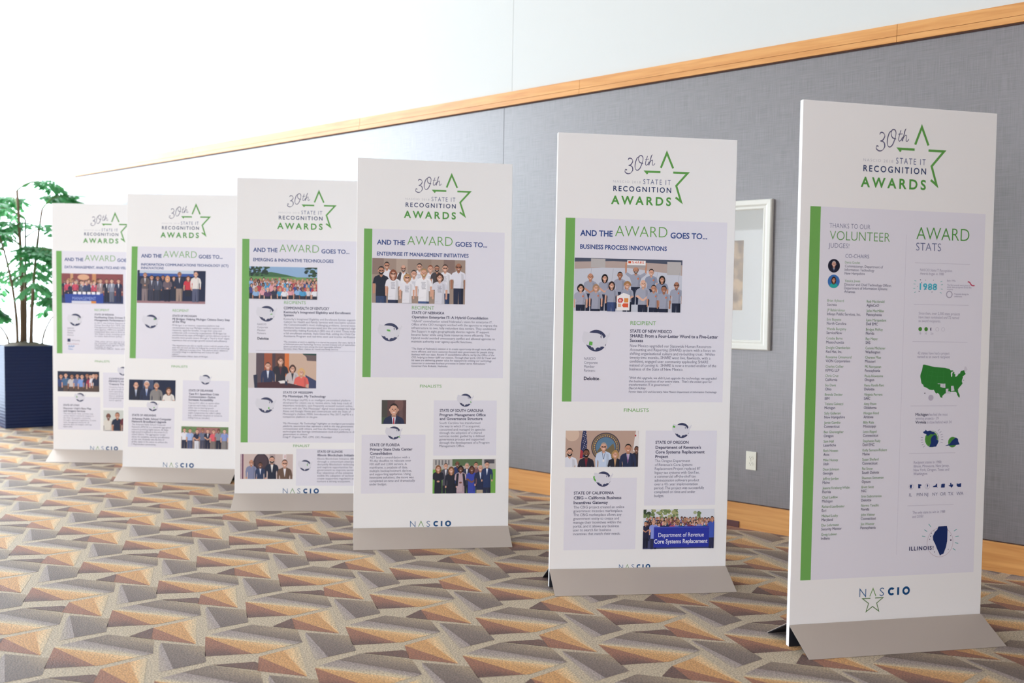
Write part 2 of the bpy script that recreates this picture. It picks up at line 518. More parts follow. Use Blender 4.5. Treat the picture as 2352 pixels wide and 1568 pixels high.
class Print:
    """collects flat shapes in board units (1000 = board width, v up from the floor)"""
    def __init__(self, base=0.0003, shear=(0, 0)):
        self.v, self.f, self.mi, self.mats, self.base, self.layer = [], [], [], [], base, 0
        self.map = None; self.clip = None
    def _mat(self, col):
        m = ink(col)
        if m not in self.mats: self.mats.append(m)
        return self.mats.index(m)
    def poly(self, pts, col):
        if self.map: pts = [self.map(*p) for p in pts]
        if self.clip: pts = clip_poly(list(pts), *self.clip)
        if len(pts) < 3: return
        n = len(self.v)
        d = self.base + self.layer * EPS
        self.layer += 1
        a = sum(pts[i - 1][0] * p[1] - p[0] * pts[i - 1][1] for i, p in enumerate(pts))
        if a < 0: pts = list(reversed(pts))
        self.v += [(p[0], d, p[1]) for p in pts]
        self.f.append(tuple(range(n, n + len(pts)))); self.mi.append(self._mat(col))
    def rect(self, x0, y0, x1, y1, col):
        self.poly([(x0, y0), (x1, y0), (x1, y1), (x0, y1)], col)
    def ell(self, cx, cy, rx, ry, col, n=18, a0=0.0, a1=6.28319, rot=0.0):
        pts = []
        full = abs(a1 - a0) > 6.28
        for i in range(n if full else n + 1):
            a = a0 + (a1 - a0) * i / n
            x, y = rx * math.cos(a), ry * math.sin(a)
            pts.append((cx + x * math.cos(rot) - y * math.sin(rot), cy + x * math.sin(rot) + y * math.cos(rot)))
        self.poly(pts, col)
    def ring(self, cx, cy, r, w, col, n=28, a0=0.0, a1=6.28319, ratio=1.0):
        for i in range(n):
            a, b = a0 + (a1 - a0) * i / n, a0 + (a1 - a0) * (i + 1) / n
            self.poly([(cx + (r + d) * math.cos(t), cy + (r + d) * ratio * math.sin(t)) for t, d in ((a, 0), (b, 0), (b, -w), (a, -w))], col)
            self.layer -= 1
        self.layer += 1
    def stroke(self, pts, w, col, closed=False):
        """mitred ribbon; w = width or list of widths"""
        n = len(pts)
        L, R = [], []
        for i, p in enumerate(pts):
            wi = (w[i] if isinstance(w, (list, tuple)) else w) / 2
            p = Vector(p)
            a = Vector(pts[i - 1]) if (i > 0 or closed) else None
            b = Vector(pts[(i + 1) % n]) if (i < n - 1 or closed) else None
            d1 = (p - a).normalized() if a is not None else None
            d2 = (b - p).normalized() if b is not None else None
            if d1 is None: d1 = d2
            if d2 is None: d2 = d1
            n1 = Vector((-d1.y, d1.x)); n2 = Vector((-d2.y, d2.x))
            m = n1 + n2
            if m.length < 1e-4: m = n1
            m.normalize()
            k = wi / max(m.dot(n1), 0.24)
            L.append(p + m * k); R.append(p - m * k)
        rng = range(n if closed else n - 1)
        for i in rng:
            j = (i + 1) % n
            self.poly([tuple(R[i]), tuple(R[j]), tuple(L[j]), tuple(L[i])], col)
            self.layer -= 1
        self.layer += 1
    def text(self, s, u, v, cap, col, weight=0.0, width=None, sx=None, shear=0.0, spacing=1.0, res=3, center=False):
        """baseline-left at (u, v), cap height in board units; width fits the line, sx is the x scale"""
        if not s: return 1.0
        vs, ps, x0, x1 = text_mesh(s, weight, shear, spacing, res)
        ky = cap / CAP
        kx = (width / (x1 - x0)) if width else (sx or ky)
        if center: u = u - kx * (x1 - x0) / 2
        n = len(self.v)
        d = self.base + self.layer * EPS
        self.layer += 1
        mi = self._mat(col)
        self.layer += 6
        pts = [((x - x0) * kx + u, y * ky + v) for x, y, _ in vs]
        if self.map: pts = [self.map(*p) for p in pts]
        self.v += [(p[0], d + q[2] * EPS, p[1]) for p, q in zip(pts, vs)]
        for p in ps:
            self.f.append(tuple(n + i for i in p)); self.mi.append(mi)
        return kx
    def block(self, lines, u, v, dv, cap, col, width=None, weight=0.0, shear=0.0, sx=None):
        """lines of running text; width is that of the first line and sets the scale of the rest"""
        for i, s in enumerate(lines):
            k = self.text(s, u, v - i * dv, cap, col, weight=weight, width=width if i == 0 else None, sx=sx, shear=shear, res=2)
            if i == 0: sx = k
    def build(self, name, parent, deform):
        me = bpy.data.meshes.new(name)
        k = S / 1000.0
        me.from_pydata([deform(x * k, -y, z * k) for x, y, z in self.v], [], self.f)
        for m in self.mats: me.materials.append(m)
        me.polygons.foreach_set('material_index', self.mi)
        me.update()
        # all print faces look out of the board
        flip = [p.index for p in me.polygons if p.normal.y > 0]
        if flip:
            bm = bmesh.new(); bm.from_mesh(me); bm.faces.ensure_lookup_table()
            bmesh.ops.reverse_faces(bm, faces=[bm.faces[i] for i in flip])
            bm.to_mesh(me); bm.free()
        return link(name, me, parent)

# ------------------------------------------------------------------ shared artwork
WHITE, TINT, GREEN = '#ebeaea', '#e2e0e9', '#72ad5a'
BLUE, NAVY, TXT, GTXT = '#2a4786', '#1f3563', '#4a4a64', '#6fa957'
BODY, LIGHT, INKY = '#66667c', '#b9b8c2', '#2b2b46'

def spline(pts, n=6):
    out = []
    P = [pts[0]] + list(pts) + [pts[-1]]
    for i in range(1, len(P) - 2):
        p0, p1, p2, p3 = (Vector(q) for q in P[i - 1:i + 3])
        for j in range(n):
            t = j / n
            out.append(tuple(0.5 * ((2 * p1) + (p2 - p0) * t + (2 * p0 - 5 * p1 + 4 * p2 - p3) * t * t + (3 * p1 - p0 - 3 * p2 + p3) * t ** 3)))
    out.append(tuple(pts[-1]))
    return out

def award_logo(P):
    g, w = '#5f9e4c', 11.0
    P.stroke([(570, 2291), (602, 2373), (639, 2291)], w, g)
    P.stroke([(568, 2268), (486, 2268), (497, 2256)], w, g)
    P.stroke([(640, 2268), (722, 2268), (659, 2197), (688, 2112), (657, 2134)], w, g)
    sc = '#5a5877'
    three = spline([(386, 2326), (392, 2336), (405, 2334), (412, 2321), (403, 2303), (391, 2297), (408, 2293), (413, 2274), (402, 2257), (385, 2253), (371, 2262), (373, 2275), (381, 2272)])
    P.stroke(three, [2.6 + 3.0 * abs(math.sin(i * 0.2)) for i in range(len(three))], sc)
    zero = spline([(449, 2349), (436, 2338), (427, 2312), (426, 2286), (437, 2273), (452, 2283), (464, 2311), (469, 2338), (462, 2352), (449, 2350), (444, 2333), (452, 2316), (470, 2311)])
    P.stroke(zero, [3.0 + 2.2 * abs(math.sin(i * 0.16)) for i in range(len(zero))], sc)
    P.stroke(spline([(494, 2352), (487, 2330), (483, 2310), (488, 2302), (497, 2309), (503, 2322)]), 3.6, sc)
    P.stroke([(481, 2333), (503, 2336)], 3.0, sc)
    P.stroke(spline([(500, 2303), (510, 2330), (516, 2352), (519, 2358), (514, 2350), (505, 2310), (504, 2302)]), 3.2, sc)
    P.stroke(spline([(506, 2314), (515, 2328), (523, 2330), (523, 2318), (522, 2305), (530, 2305), (536, 2314)]), 3.2, sc)
def award_lettering(P):
    P.text('NASCIO 2018', 307, 2203, 12, '#b4b4bf', -0.012, width=152, spacing=1.3)
    P.text('STATE IT', 474, 2200, 27, '#3f5083', -0.004, width=153, spacing=1.35, res=4)
    P.text('RECOGNITION', 308, 2158, 27, NAVY, 0.016, width=323, spacing=1.35, res=4)
    P.text('AWARDS', 297, 2088, 43, '#559a47', 0.026, width=335, spacing=1.45, res=4)

def nascio(P, u, v, w, h, star=False):
    k = w / 267.0
    th = 4.2 * k
    b = '#2f6191'
    P.stroke([(u, v), (u, v + h), (u + 31 * k, v), (u + 31 * k, v + h)], th, b)
    P.stroke([(u + 53 * k, v), (u + 69 * k, v + h), (u + 85 * k, v)], th, '#6f9a55')
    s = spline([(u + 127 * k, v + h * .86), (u + 117 * k, v + h), (u + 107 * k, v + h * .80), (u + 116 * k, v + h * .52), (u + 126 * k, v + h * .24), (u + 116 * k, v), (u + 105 * k, v + h * .15)], 5)
    P.stroke(s, th, b)
    c = '#0f4a7c'
    P.ring(u + 168 * k, v + h / 2, h / 2 + 1, 10.5 * k, c, 22, 0.75, 5.53)
    P.rect(u + 198 * k, v, u + 208.5 * k, v + h, c)
    P.ring(u + 246 * k, v + h / 2, h / 2 + 2 * k, 10.5 * k, c, 26)
    if star:
        cx, cy = u + 69 * k, v - 25
        pts = []
        for i in range(10):
            r = 56 if i % 2 == 0 else 22
            a = math.pi / 2 + i * math.pi / 5
            pts.append((cx + r * math.cos(a), cy - 1 + r * 0.99 * math.sin(a)))
        P.stroke([(cx - 12, pts[2][1]), pts[2], pts[3], pts[4], pts[5], pts[6], pts[7], pts[8], (cx + 12, pts[8][1])], 4, '#5d7f4a')

US = [(-124.7, 48.4), (-123, 48.9), (-110, 49), (-95.1, 49), (-93, 48.6), (-89.6, 48), (-88, 46.9), (-84.8, 46.6), (-84.7, 45.8), (-87.3, 45.6), (-88, 44.5), (-87.8, 42.4), (-87.2, 41.6), (-86.4, 42.4), (-86.4, 43.9), (-85.5, 45.2), (-84.2, 45.6), (-83.4, 45), (-83.9, 43.8), (-82.6, 43.9), (-82.6, 42.5), (-83.3, 41.8), (-81.6, 41.5), (-79, 42.7), (-79, 43.3), (-76.4, 43.5), (-76.3, 44.2), (-75, 45), (-71.5, 45), (-70.8, 45.4), (-70, 46.7), (-69.2, 47.4), (-68, 47.2), (-67.8, 45.7), (-67, 44.8), (-69.5, 43.8), (-70.7, 42.8), (-70, 41.9), (-71.5, 41.3), (-74, 40.7), (-74.2, 39.6), (-75.2, 38.5), (-76, 37), (-75.6, 35.3), (-77.6, 34), (-79.2, 33.2), (-81.2, 31.7), (-81.3, 29.8), (-80.2, 27.2), (-80.3, 25.4), (-81.2, 25.2), (-82.6, 27.6), (-82.8, 29.2), (-84.2, 30.1), (-86.4, 30.4), (-89.4, 30.3), (-89.2, 29.1), (-91.2, 29.3), (-93.8, 29.7), (-95, 29.2), (-97.2, 27.6), (-97.3, 25.9), (-99.2, 26.5), (-100.6, 28.8), (-102.4, 29.8), (-103.2, 29), (-104.6, 29.8), (-106.5, 31.8), (-108.2, 31.4), (-111, 31.4), (-114.8, 32.5), (-117.2, 32.6), (-118.4, 33.9), (-120.6, 34.6), (-121.9, 36.6), (-123.9, 39.2), (-124.3, 41), (-124, 44)]
STATES = {
    'nm': [(-109, 37), (-103, 37), (-103, 32), (-108.2, 32), (-109, 31.4)],
    'or': [(-124, 46.1), (-121, 45.7), (-117, 46), (-117, 42), (-124.2, 42)],
    'ca': [(-124.2, 42), (-120, 42), (-120, 39), (-114.6, 35), (-114.8, 32.6), (-117.2, 32.6), (-118.4, 33.9), (-120.6, 34.6), (-122, 36.8), (-123.9, 39.2)],
    'ne': [(-104, 43), (-98.5, 43), (-96.4, 42.4), (-95.4, 40), (-102, 40), (-102, 41), (-104, 41)],
    'fl': [(-87.4, 30.9), (-81.5, 30.7), (-80.2, 27.2), (-80.4, 25.3), (-82.6, 27.6), (-83.2, 29.6), (-85.3, 30)],
    'sc': [(-83.2, 34.9), (-80.8, 35), (-78.8, 33.8), (-81, 32.2)],
    'ky': [(-89, 36.6), (-83.7, 36.6), (-82, 37.6), (-84.6, 39), (-87, 37.9)],
    'ms': [(-91, 34.9), (-88.3, 34.9), (-88.4, 30.4), (-89.8, 31), (-91.4, 31.2)],
    'il': [(-90.6, 42.5), (-87.8, 42.4), (-87.6, 39), (-88.3, 37.3), (-89.3, 37.1), (-91.3, 39.9)],
    'mi': [(-86.3, 41.8), (-83.4, 41.8), (-82.6, 43.5), (-84.5, 45.6), (-86.4, 43.9)],
    'de': [(-75.8, 39.8), (-75, 38.5), (-75.7, 38.5)], 'ar': [(-94.5, 36.5), (-89.8, 36.4), (-91, 33), (-94, 33)],
    'in': [(-87.5, 41.7), (-84.8, 41.7), (-84.9, 39), (-87.6, 38)], 'ut': [(-114, 42), (-111, 42), (-111, 41), (-109, 41), (-109, 37), (-114, 37)],
    'pa': [(-80.5, 42), (-75.2, 41.4), (-75.5, 39.8), (-80.5, 39.8)],
    'ok': [(-103, 37), (-94.6, 37), (-94.5, 33.7), (-97, 33.8), (-100, 34.5), (-100, 36.5), (-103, 36.5)],
    'la': [(-94, 33), (-91.1, 33), (-91.5, 31), (-89.7, 31), (-89, 29.1), (-91.2, 29.2), (-93.9, 29.6)],
    'al': [(-88.3, 34.9), (-85.6, 34.9), (-85, 31.2), (-88.4, 30.9)],
    'me': [(-71.1, 45.2), (-70, 46.8), (-69.2, 47.6), (-67.7, 47.2), (-66.8, 44.7), (-70.7, 43)],
    'id': [(-117, 49), (-116, 49), (-114.5, 45.5), (-111.1, 44.5), (-111, 42), (-117, 42)],
}
def albers(lon, lat):
    n, r0 = 0.6029, 1.3496
    C = math.cos(math.radians(29.5)) ** 2 + 2 * n * math.sin(math.radians(29.5))
    r = math.sqrt(C - 2 * n * math.sin(math.radians(lat))) / n
    rr0 = math.sqrt(C - 2 * n * math.sin(math.radians(37.5))) / n
    t = n * math.radians(lon + 96)
    return r * math.sin(t), rr0 - r * math.cos(t)
_us = [albers(*p) for p in US]
_ux0, _ux1 = min(p[0] for p in _us), max(p[0] for p in _us)
_uy0, _uy1 = min(p[1] for p in _us), max(p[1] for p in _us)
def us_points(pts, u0, v0, w, h):
    out = []
    for lo, la in pts:
        x, y = albers(lo, la)
        out.append((u0 + w * (x - _ux0) / (_ux1 - _ux0), v0 + h * (y - _uy0) / (_uy1 - _uy0)))
    return out

def map_icon(P, cx, cy, r, state, tint='#dad9e1'):
    """dark disc behind a pale map of the country with one state picked out in green"""
    P.ell(cx, cy, r, r, '#3b4060', 32)
    k = r / 59.0
    u0, v0, w, h = cx - 79 * k, cy - 51 * k, 158 * k, 101 * k
    P.poly(us_points(US, u0, v0, w, h), tint)
    if state:
        P.poly(us_points(STATES[state], u0, v0, w, h), '#62ad4d')

# ------------------------------------------------------------------ people printed in the group photographs
SK = ['#d8a68e', '#c68f74', '#e0b39c', '#a8735a', '#7d5444', '#cf9c86']
def face(P, x, y, r, skin, hair, style='short', glasses=False, beard=False):
    if style == 'long': P.ell(x, y + r * .45, r * 1.38, r * 2.0, hair)
    if style == 'bob': P.ell(x, y + r * .2, r * 1.4, r * 1.6, hair)
    if style == 'curly':
        for i in range(9):
            a = math.pi * (1.0 + i / 8.0)
            P.ell(x + r * 1.0 * math.cos(a), y - r * .1 + r * 1.15 * math.sin(a), r * .5, r * .5, hair, 10)
    P.rect(x - r * .5, y + r * .8, x + r * .5, y + r * 1.9, dim(skin, 0.84))
    if style not in ('long', 'bob'):
        P.ell(x - r * 1.0, y + r * .1, r * .18, r * .32, skin, 10); P.ell(x + r * 1.0, y + r * .1, r * .18, r * .32, skin, 10)
    P.ell(x, y, r, r * 1.35, skin)
    P.poly([(x + r * .98 * math.cos(a), y + r * 1.33 * math.sin(a)) for a in [-.9 + i * .3 for i in range(8)]] + [(x + r * .45, y + r * .6), (x + r * .62, y - r * .2)], dim(skin, 0.87))
    if style == 'short':
        P.poly([(x + r * 1.07 * math.cos(a), y - r * .1 + r * 1.4 * math.sin(a)) for a in [math.pi * (1 + i / 12) for i in range(13)]] + [(x + r * .86, y - r * .45), (x + r * .55, y - r * .9), (x - r * .2, y - r * 1.0), (x - r * .7, y - r * .8), (x - r * .86, y - r * .45)], hair)
    elif style in ('long', 'bob', 'curly'):
        P.poly([(x + r * 1.1 * math.cos(a), y - r * .1 + r * 1.45 * math.sin(a)) for a in [math.pi * (1 + i / 12) for i in range(13)]] + [(x + r * .9, y + r * .2), (x + r * .5, y - r * .6), (x - r * .2, y - r * .75), (x - r * .9, y + r * .1)], hair)
    elif style == 'bald':
        P.poly([(x - r * 1.05, y - r * .5), (x - r * .8, y - r * .6), (x - r * .85, y + r * .2), (x - r * 1.05, y + r * .2)], hair)
        P.poly([(x + r * 1.05, y - r * .5), (x + r * .8, y - r * .6), (x + r * .85, y + r * .2), (x + r * 1.05, y + r * .2)], hair)
    if beard: P.poly([(x - r * .95, y + r * .35), (x - r * .3, y + r * .5), (x + r * .3, y + r * .5), (x + r * .95, y + r * .35), (x + r * .55, y + r * 1.2), (x, y + r * 1.42), (x - r * .55, y + r * 1.2)], hair)
    d = '#3a2a2c'
    if glasses:
        P.rect(x - r * .75, y - r * .18, x - r * .1, y + r * .2, d); P.rect(x + r * .1, y - r * .18, x + r * .75, y + r * .2, d)
    else:
        P.ell(x - r * .38, y - r * .05, r * .16, r * .11, d, 8); P.ell(x + r * .38, y - r * .05, r * .16, r * .11, d, 8)
    P.poly([(x - r * .06, y), (x + r * .1, y), (x + r * .16, y + r * .38), (x - r * .16, y + r * .38)], '#a8705c')
    P.poly([(x - r * .4, y + r * .62), (x + r * .4, y + r * .62), (x + r * .2, y + r * .82), (x - r * .2, y + r * .82)], '#f0e0da')

def dim(h, k):
    h = h.lstrip('#')
    return '#' + ''.join('%02x' % min(255, int(int(h[i:i + 2], 16) * k)) for i in (0, 2, 4))

def person(P, x, y, r, skin, hair, top, bottom=None, style='short', length=None, suit=None, tie=None, sleeves='short',
           arms='down', badge=None, glasses=False, beard=False, print_col=None, skirt=False):
    """y runs down; (x, y) head centre, r half the head's width, length = head to hem of the top"""
    sh, hip = r * 2.35, r * 1.75
    yt = y + r * 2.0
    L = length or r * 7.0
    yb = y + L
    if bottom:
        if skirt:
            P.poly([(x - hip, yb - r), (x + hip, yb - r), (x + hip * .95, yb + r * 4), (x - hip * .95, yb + r * 4)], bottom)
        else:
            P.poly([(x - hip, yb - r), (x + hip, yb - r), (x + hip * .95, yb + r * 7), (x + r * .2, yb + r * 7), (x, yb + r * .8), (x - r * .2, yb + r * 7), (x - hip * .95, yb + r * 7)], bottom)
    P.poly([(x - r * .7, yt - r * .55), (x + r * .7, yt - r * .55), (x + sh * .9, yt + r * .1), (x + sh, yt + r * .8), (x + hip * .92, yt + r * 3), (x + hip, yb), (x - hip, yb), (x - hip * .92, yt + r * 3), (x - sh, yt + r * .8), (x - sh * .9, yt + r * .1)], top)
    dk = dim(top, 0.91)
    P.poly([(x + r * .9, yt + r * .2), (x + sh, yt + r * .8), (x + hip * .92, yt + r * 3), (x + hip, yb), (x + r * .7, yb), (x + r * 1.0, yt + r * 2.6)], dk)
    P.poly([(x - hip * .8, yb - r * 1.1), (x + r * .3, yb - r * 1.35), (x - hip * .8, yb - r * .95)], dk)
    if bottom and not skirt: P.poly([(x + r * .9, yb), (x + hip, yb), (x + hip * .95, yb + r * 7), (x + r * 1.1, yb + r * 7)], dim(bottom, 0.8))
    sl = skin if sleeves == 'short' else top
    for q in (-1, 1):
        if arms == 'down':
            P.poly([(x + q * sh * .7, yt + r * .1), (x + q * sh * 1.02, yt + r * .5), (x + q * sh * 1.2, yt + r * 2.4), (x + q * sh * .82, yt + r * 2.5)], top)
            P.poly([(x + q * sh * .86, yt + r * 2.4), (x + q * sh * 1.17, yt + r * 2.4), (x + q * sh * 1.12, yt + r * 5.0), (x + q * sh * .9, yt + r * 5.0)], sl)
            P.ell(x + q * sh * 1.0, yt + r * 5.3, r * .34, r * .52, skin, 10)
        elif arms == 'front':
            P.poly([(x + q * sh * .7, yt + r * .1), (x + q * sh * 1.02, yt + r * .5), (x + q * sh * 1.15, yt + r * 2.6), (x + q * sh * .78, yt + r * 2.6)], top)
            P.poly([(x + q * sh * .8, yt + r * 2.2), (x + q * sh * 1.15, yt + r * 2.7), (x + q * r * .3, yt + r * 4.3), (x + q * r * .1, yt + r * 3.7)], sl)
            P.ell(x + q * r * .2, yt + r * 4.0, r * .45, r * .4, skin, 10)
        elif arms == 'up':
            P.poly([(x + q * sh * .6, yt), (x + q * sh * .9, yt + r * 1.2), (x + q * sh * 1.7, yt - r * .3), (x + q * sh * 1.5, yt - r * 1.2)], top)
            P.poly([(x + q * sh * 1.5, yt - r * 1.2), (x + q * sh * 1.75, yt - r * .4), (x + q * sh * 1.8, yt - r * 4.2), (x + q * sh * 1.5, yt - r * 4.2)], skin)
            P.ell(x + q * sh * 1.6, yt - r * 4.5, r * .4, r * .55, skin, 10)
    if suit:
        P.poly([(x - r * .55, yt - r * .5), (x + r * .55, yt - r * .5), (x, yt + r * 3.0)], suit)
        if tie: P.poly([(x - r * .14, yt), (x + r * .14, yt), (x + r * .2, yt + r * 2.2), (x, yt + r * 2.7), (x - r * .2, yt + r * 2.2)], tie)
    face(P, x, y, r, skin, hair, style, glasses, beard)
    if not suit: P.poly([(x - r * .5, yt - r * .35), (x + r * .5, yt - r * .35), (x, yt + r * .35)], skin)
    if badge: P.ell(x + r * .9, yt + r * 1.3, r * .32, r * .4, badge, 10)
    if print_col:
        for i in range(6): P.rect(x - r * (.8 - .08 * (i % 3)), yt + r * (1.0 + i * .42), x + r * (.7 - .1 * ((i + 1) % 3)), yt + r * (1.16 + i * .42), print_col)

def start_photo(P, rect, frame):
    """rect = u0,v0,u1,v1 on the board; frame = x0,y0,x1,y1 of the drawing, y down"""
    u0, v0, u1, v1 = rect; x0, y0, x1, y1 = frame
    P.map = lambda x, y: (u0 + (x - x0) / (x1 - x0) * (u1 - u0), v1 - (y - y0) / (y1 - y0) * (v1 - v0))
    P.clip = (u0, v0, u1, v1)

def crowd(P, rng, x0, x1, ys, r, n, tops, bottom='#20273c', sleeves='short', length=None):
    base = P.layer
    for j, y in enumerate(ys):
        for i in range(n):
            P.layer = base + j * 99 + (i % 3) * 33
            x = x0 + (x1 - x0) * (i + 0.5 + 0.5 * (j % 2) + rng.uniform(-.2, .2)) / n
            person(P, x, y + rng.uniform(-r, r) * .8, r * rng.uniform(.9, 1.1), rng.choice(SK), rng.choice(['#2a2020', '#3a2a24', '#6a4a34', '#8a8482', '#b08a5c', '#1e1a20']),
                   rng.choice(tops), bottom, rng.choice(['short', 'short', 'long', 'bob', 'bald']), sleeves=sleeves, length=length or r * 7,
                   suit='#e6e4e6' if sleeves == 'long' and rng.random() < .6 else None, tie=rng.choice(['#8a2a36', '#2a3a6a', None]))
    P.layer = base + len(ys) * 99

# ------------------------------------------------------------------ the display boards
H, TH, HF, FD = 2459.2, 0.0247 * S, 0.0978 * S, 0.1791 * S
BOARD = mat('white_foam_board', rgb(238, 237, 236), 0.5, spec=0.3)
BOARD_EDGE = mat('white_board_edge', rgb(244, 244, 246), 0.5)
FOOT = mat('taupe_painted_sheet_metal', rgb(186, 174, 164), 0.42, metal=0.25, spec=0.5)

class Board:
    def __init__(self, label, x, y, yaw, lean, tilt):
        self.root = empty('display_board', label, 'display board', (x * S, y * S, 0), yaw, 'award display boards')
        self.d = lambda px, py, pz: (px - lean * pz, py + tilt * pz, pz)
        self.photos = []
        hh = H * S / 1000
        bm = bmesh.new()
        box(bm, 0, S, 0, TH, 0.001, hh)
        bm.faces.ensure_lookup_table()
        for f in bm.faces:
            f.material_index = 0 if abs(f.normal.y) > 0.5 or f.calc_center_median().y in (0, TH) else 1
        bevel(bm, 0.0012, 1)
        for v in bm.verts: v.co = self.d(*v.co)
        from_bm('board_panel', bm, [BOARD, BOARD_EDGE], self.root)
        for q in (-1, 1):                      # folded sheet-metal feet, front and rear
            y0 = -0.0006 if q < 0 else TH + 0.0006
            bm = bmesh.new()
            t = 0.0022
            prof = [(y0, HF), (y0 + q * FD, 0.0005), (y0 + q * (FD + t * 0.6), 0.0022), (y0 + q * t * .7, HF + t * .9)]
            tab = [(y0, HF), (y0, HF - 0.03), (y0 + q * t * .8, HF - 0.03), (y0 + q * t * .8, HF)]
            a = [bm.verts.new((0.0, p[0], p[1])) for p in prof]
            b = [bm.verts.new((S, p[0], p[1])) for p in prof]
            bm.faces.new(a); bm.faces.new(list(reversed(b)))
            for i in range(4):
                j = (i + 1) % 4
                bm.faces.new((a[j], a[i], b[i], b[j]))
            bmesh.ops.recalc_face_normals(bm, faces=bm.faces)
            for v in bm.verts: v.co = self.d(*v.co)
            f = from_bm('support_foot', bm, FOOT, self.root)
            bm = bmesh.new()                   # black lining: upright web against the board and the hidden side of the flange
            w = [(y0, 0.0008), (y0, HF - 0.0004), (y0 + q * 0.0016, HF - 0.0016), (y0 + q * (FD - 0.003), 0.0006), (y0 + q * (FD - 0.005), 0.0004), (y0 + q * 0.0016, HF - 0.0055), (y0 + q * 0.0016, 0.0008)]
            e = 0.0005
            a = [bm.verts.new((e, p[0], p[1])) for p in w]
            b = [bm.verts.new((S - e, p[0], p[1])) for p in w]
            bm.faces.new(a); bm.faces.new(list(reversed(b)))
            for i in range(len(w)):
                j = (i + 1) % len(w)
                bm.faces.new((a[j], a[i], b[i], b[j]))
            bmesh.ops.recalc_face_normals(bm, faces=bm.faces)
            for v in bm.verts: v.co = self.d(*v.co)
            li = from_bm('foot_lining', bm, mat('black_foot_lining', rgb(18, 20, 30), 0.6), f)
            li['label'] = 'black inner side of the metal foot'
    def put(self, P, name):
        return P.build(name, self.root, self.d)
    def common(self, v_bottom, du=0.0, v_top=2006):
        P = Print(0.0003)
        award_logo(P)
        self.put(P, 'star_emblem')
        P = Print(0.0003)
        award_lettering(P)
        self.put(P, 'logo_lettering')
        P = Print(0.0002); P.rect(102 + du, v_bottom, 955 + du * .5, v_top, TINT); self.put(P, 'tinted_panel')
        P = Print(0.00025); P.rect(50 + du, v_bottom, 102 + du, v_top, GREEN); self.put(P, 'green_bar')
    def headline(self, sub, u=131, sub_w=483, sub2=None):
        P = Print(0.0004)
        dx = u - 131
        P.text('AND THE', 131 + dx, 1912, 30, BLUE, 0.026, width=179)
        P.text('AWARD', 324 + dx, 1914, 58, '#67a34e', -0.013, width=292, res=4)
        P.text('GOES TO...', 634 + dx, 1912, 30, BLUE, 0.022, width=208)
        self.put(P, 'headline_text')
        P = Print(0.0004)
        P.text(sub, 132 + dx, 1842, 23 if not sub2 else 20, BLUE, 0.024, width=sub_w)
        if sub2: P.text(sub2, 132 + dx, 1812, 20, BLUE, 0.02, width=198)
        self.put(P, 'category_text')
    def photo(self, rect, frame, draw, name='group_photo'):
        P = Print(0.00045)
        start_photo(P, rect, frame)
        draw(P, *frame)
        self.put(P, name)
    def icon(self, cx, cy, r, state):
        P = Print(0.0004); map_icon(P, cx, cy, r, state); self.put(P, 'map_emblem')
    def text_box(self, x0, y0, x1, y1):
        P = Print(0.0002); P.rect(x0, y0, x1, y1, TINT); self.put(P, 'tinted_box')
    def footer(self, u, v, w, h, star=False):
        P = Print(0.0003); nascio(P, u, v, w, h, star); self.put(P, 'footer_logo')

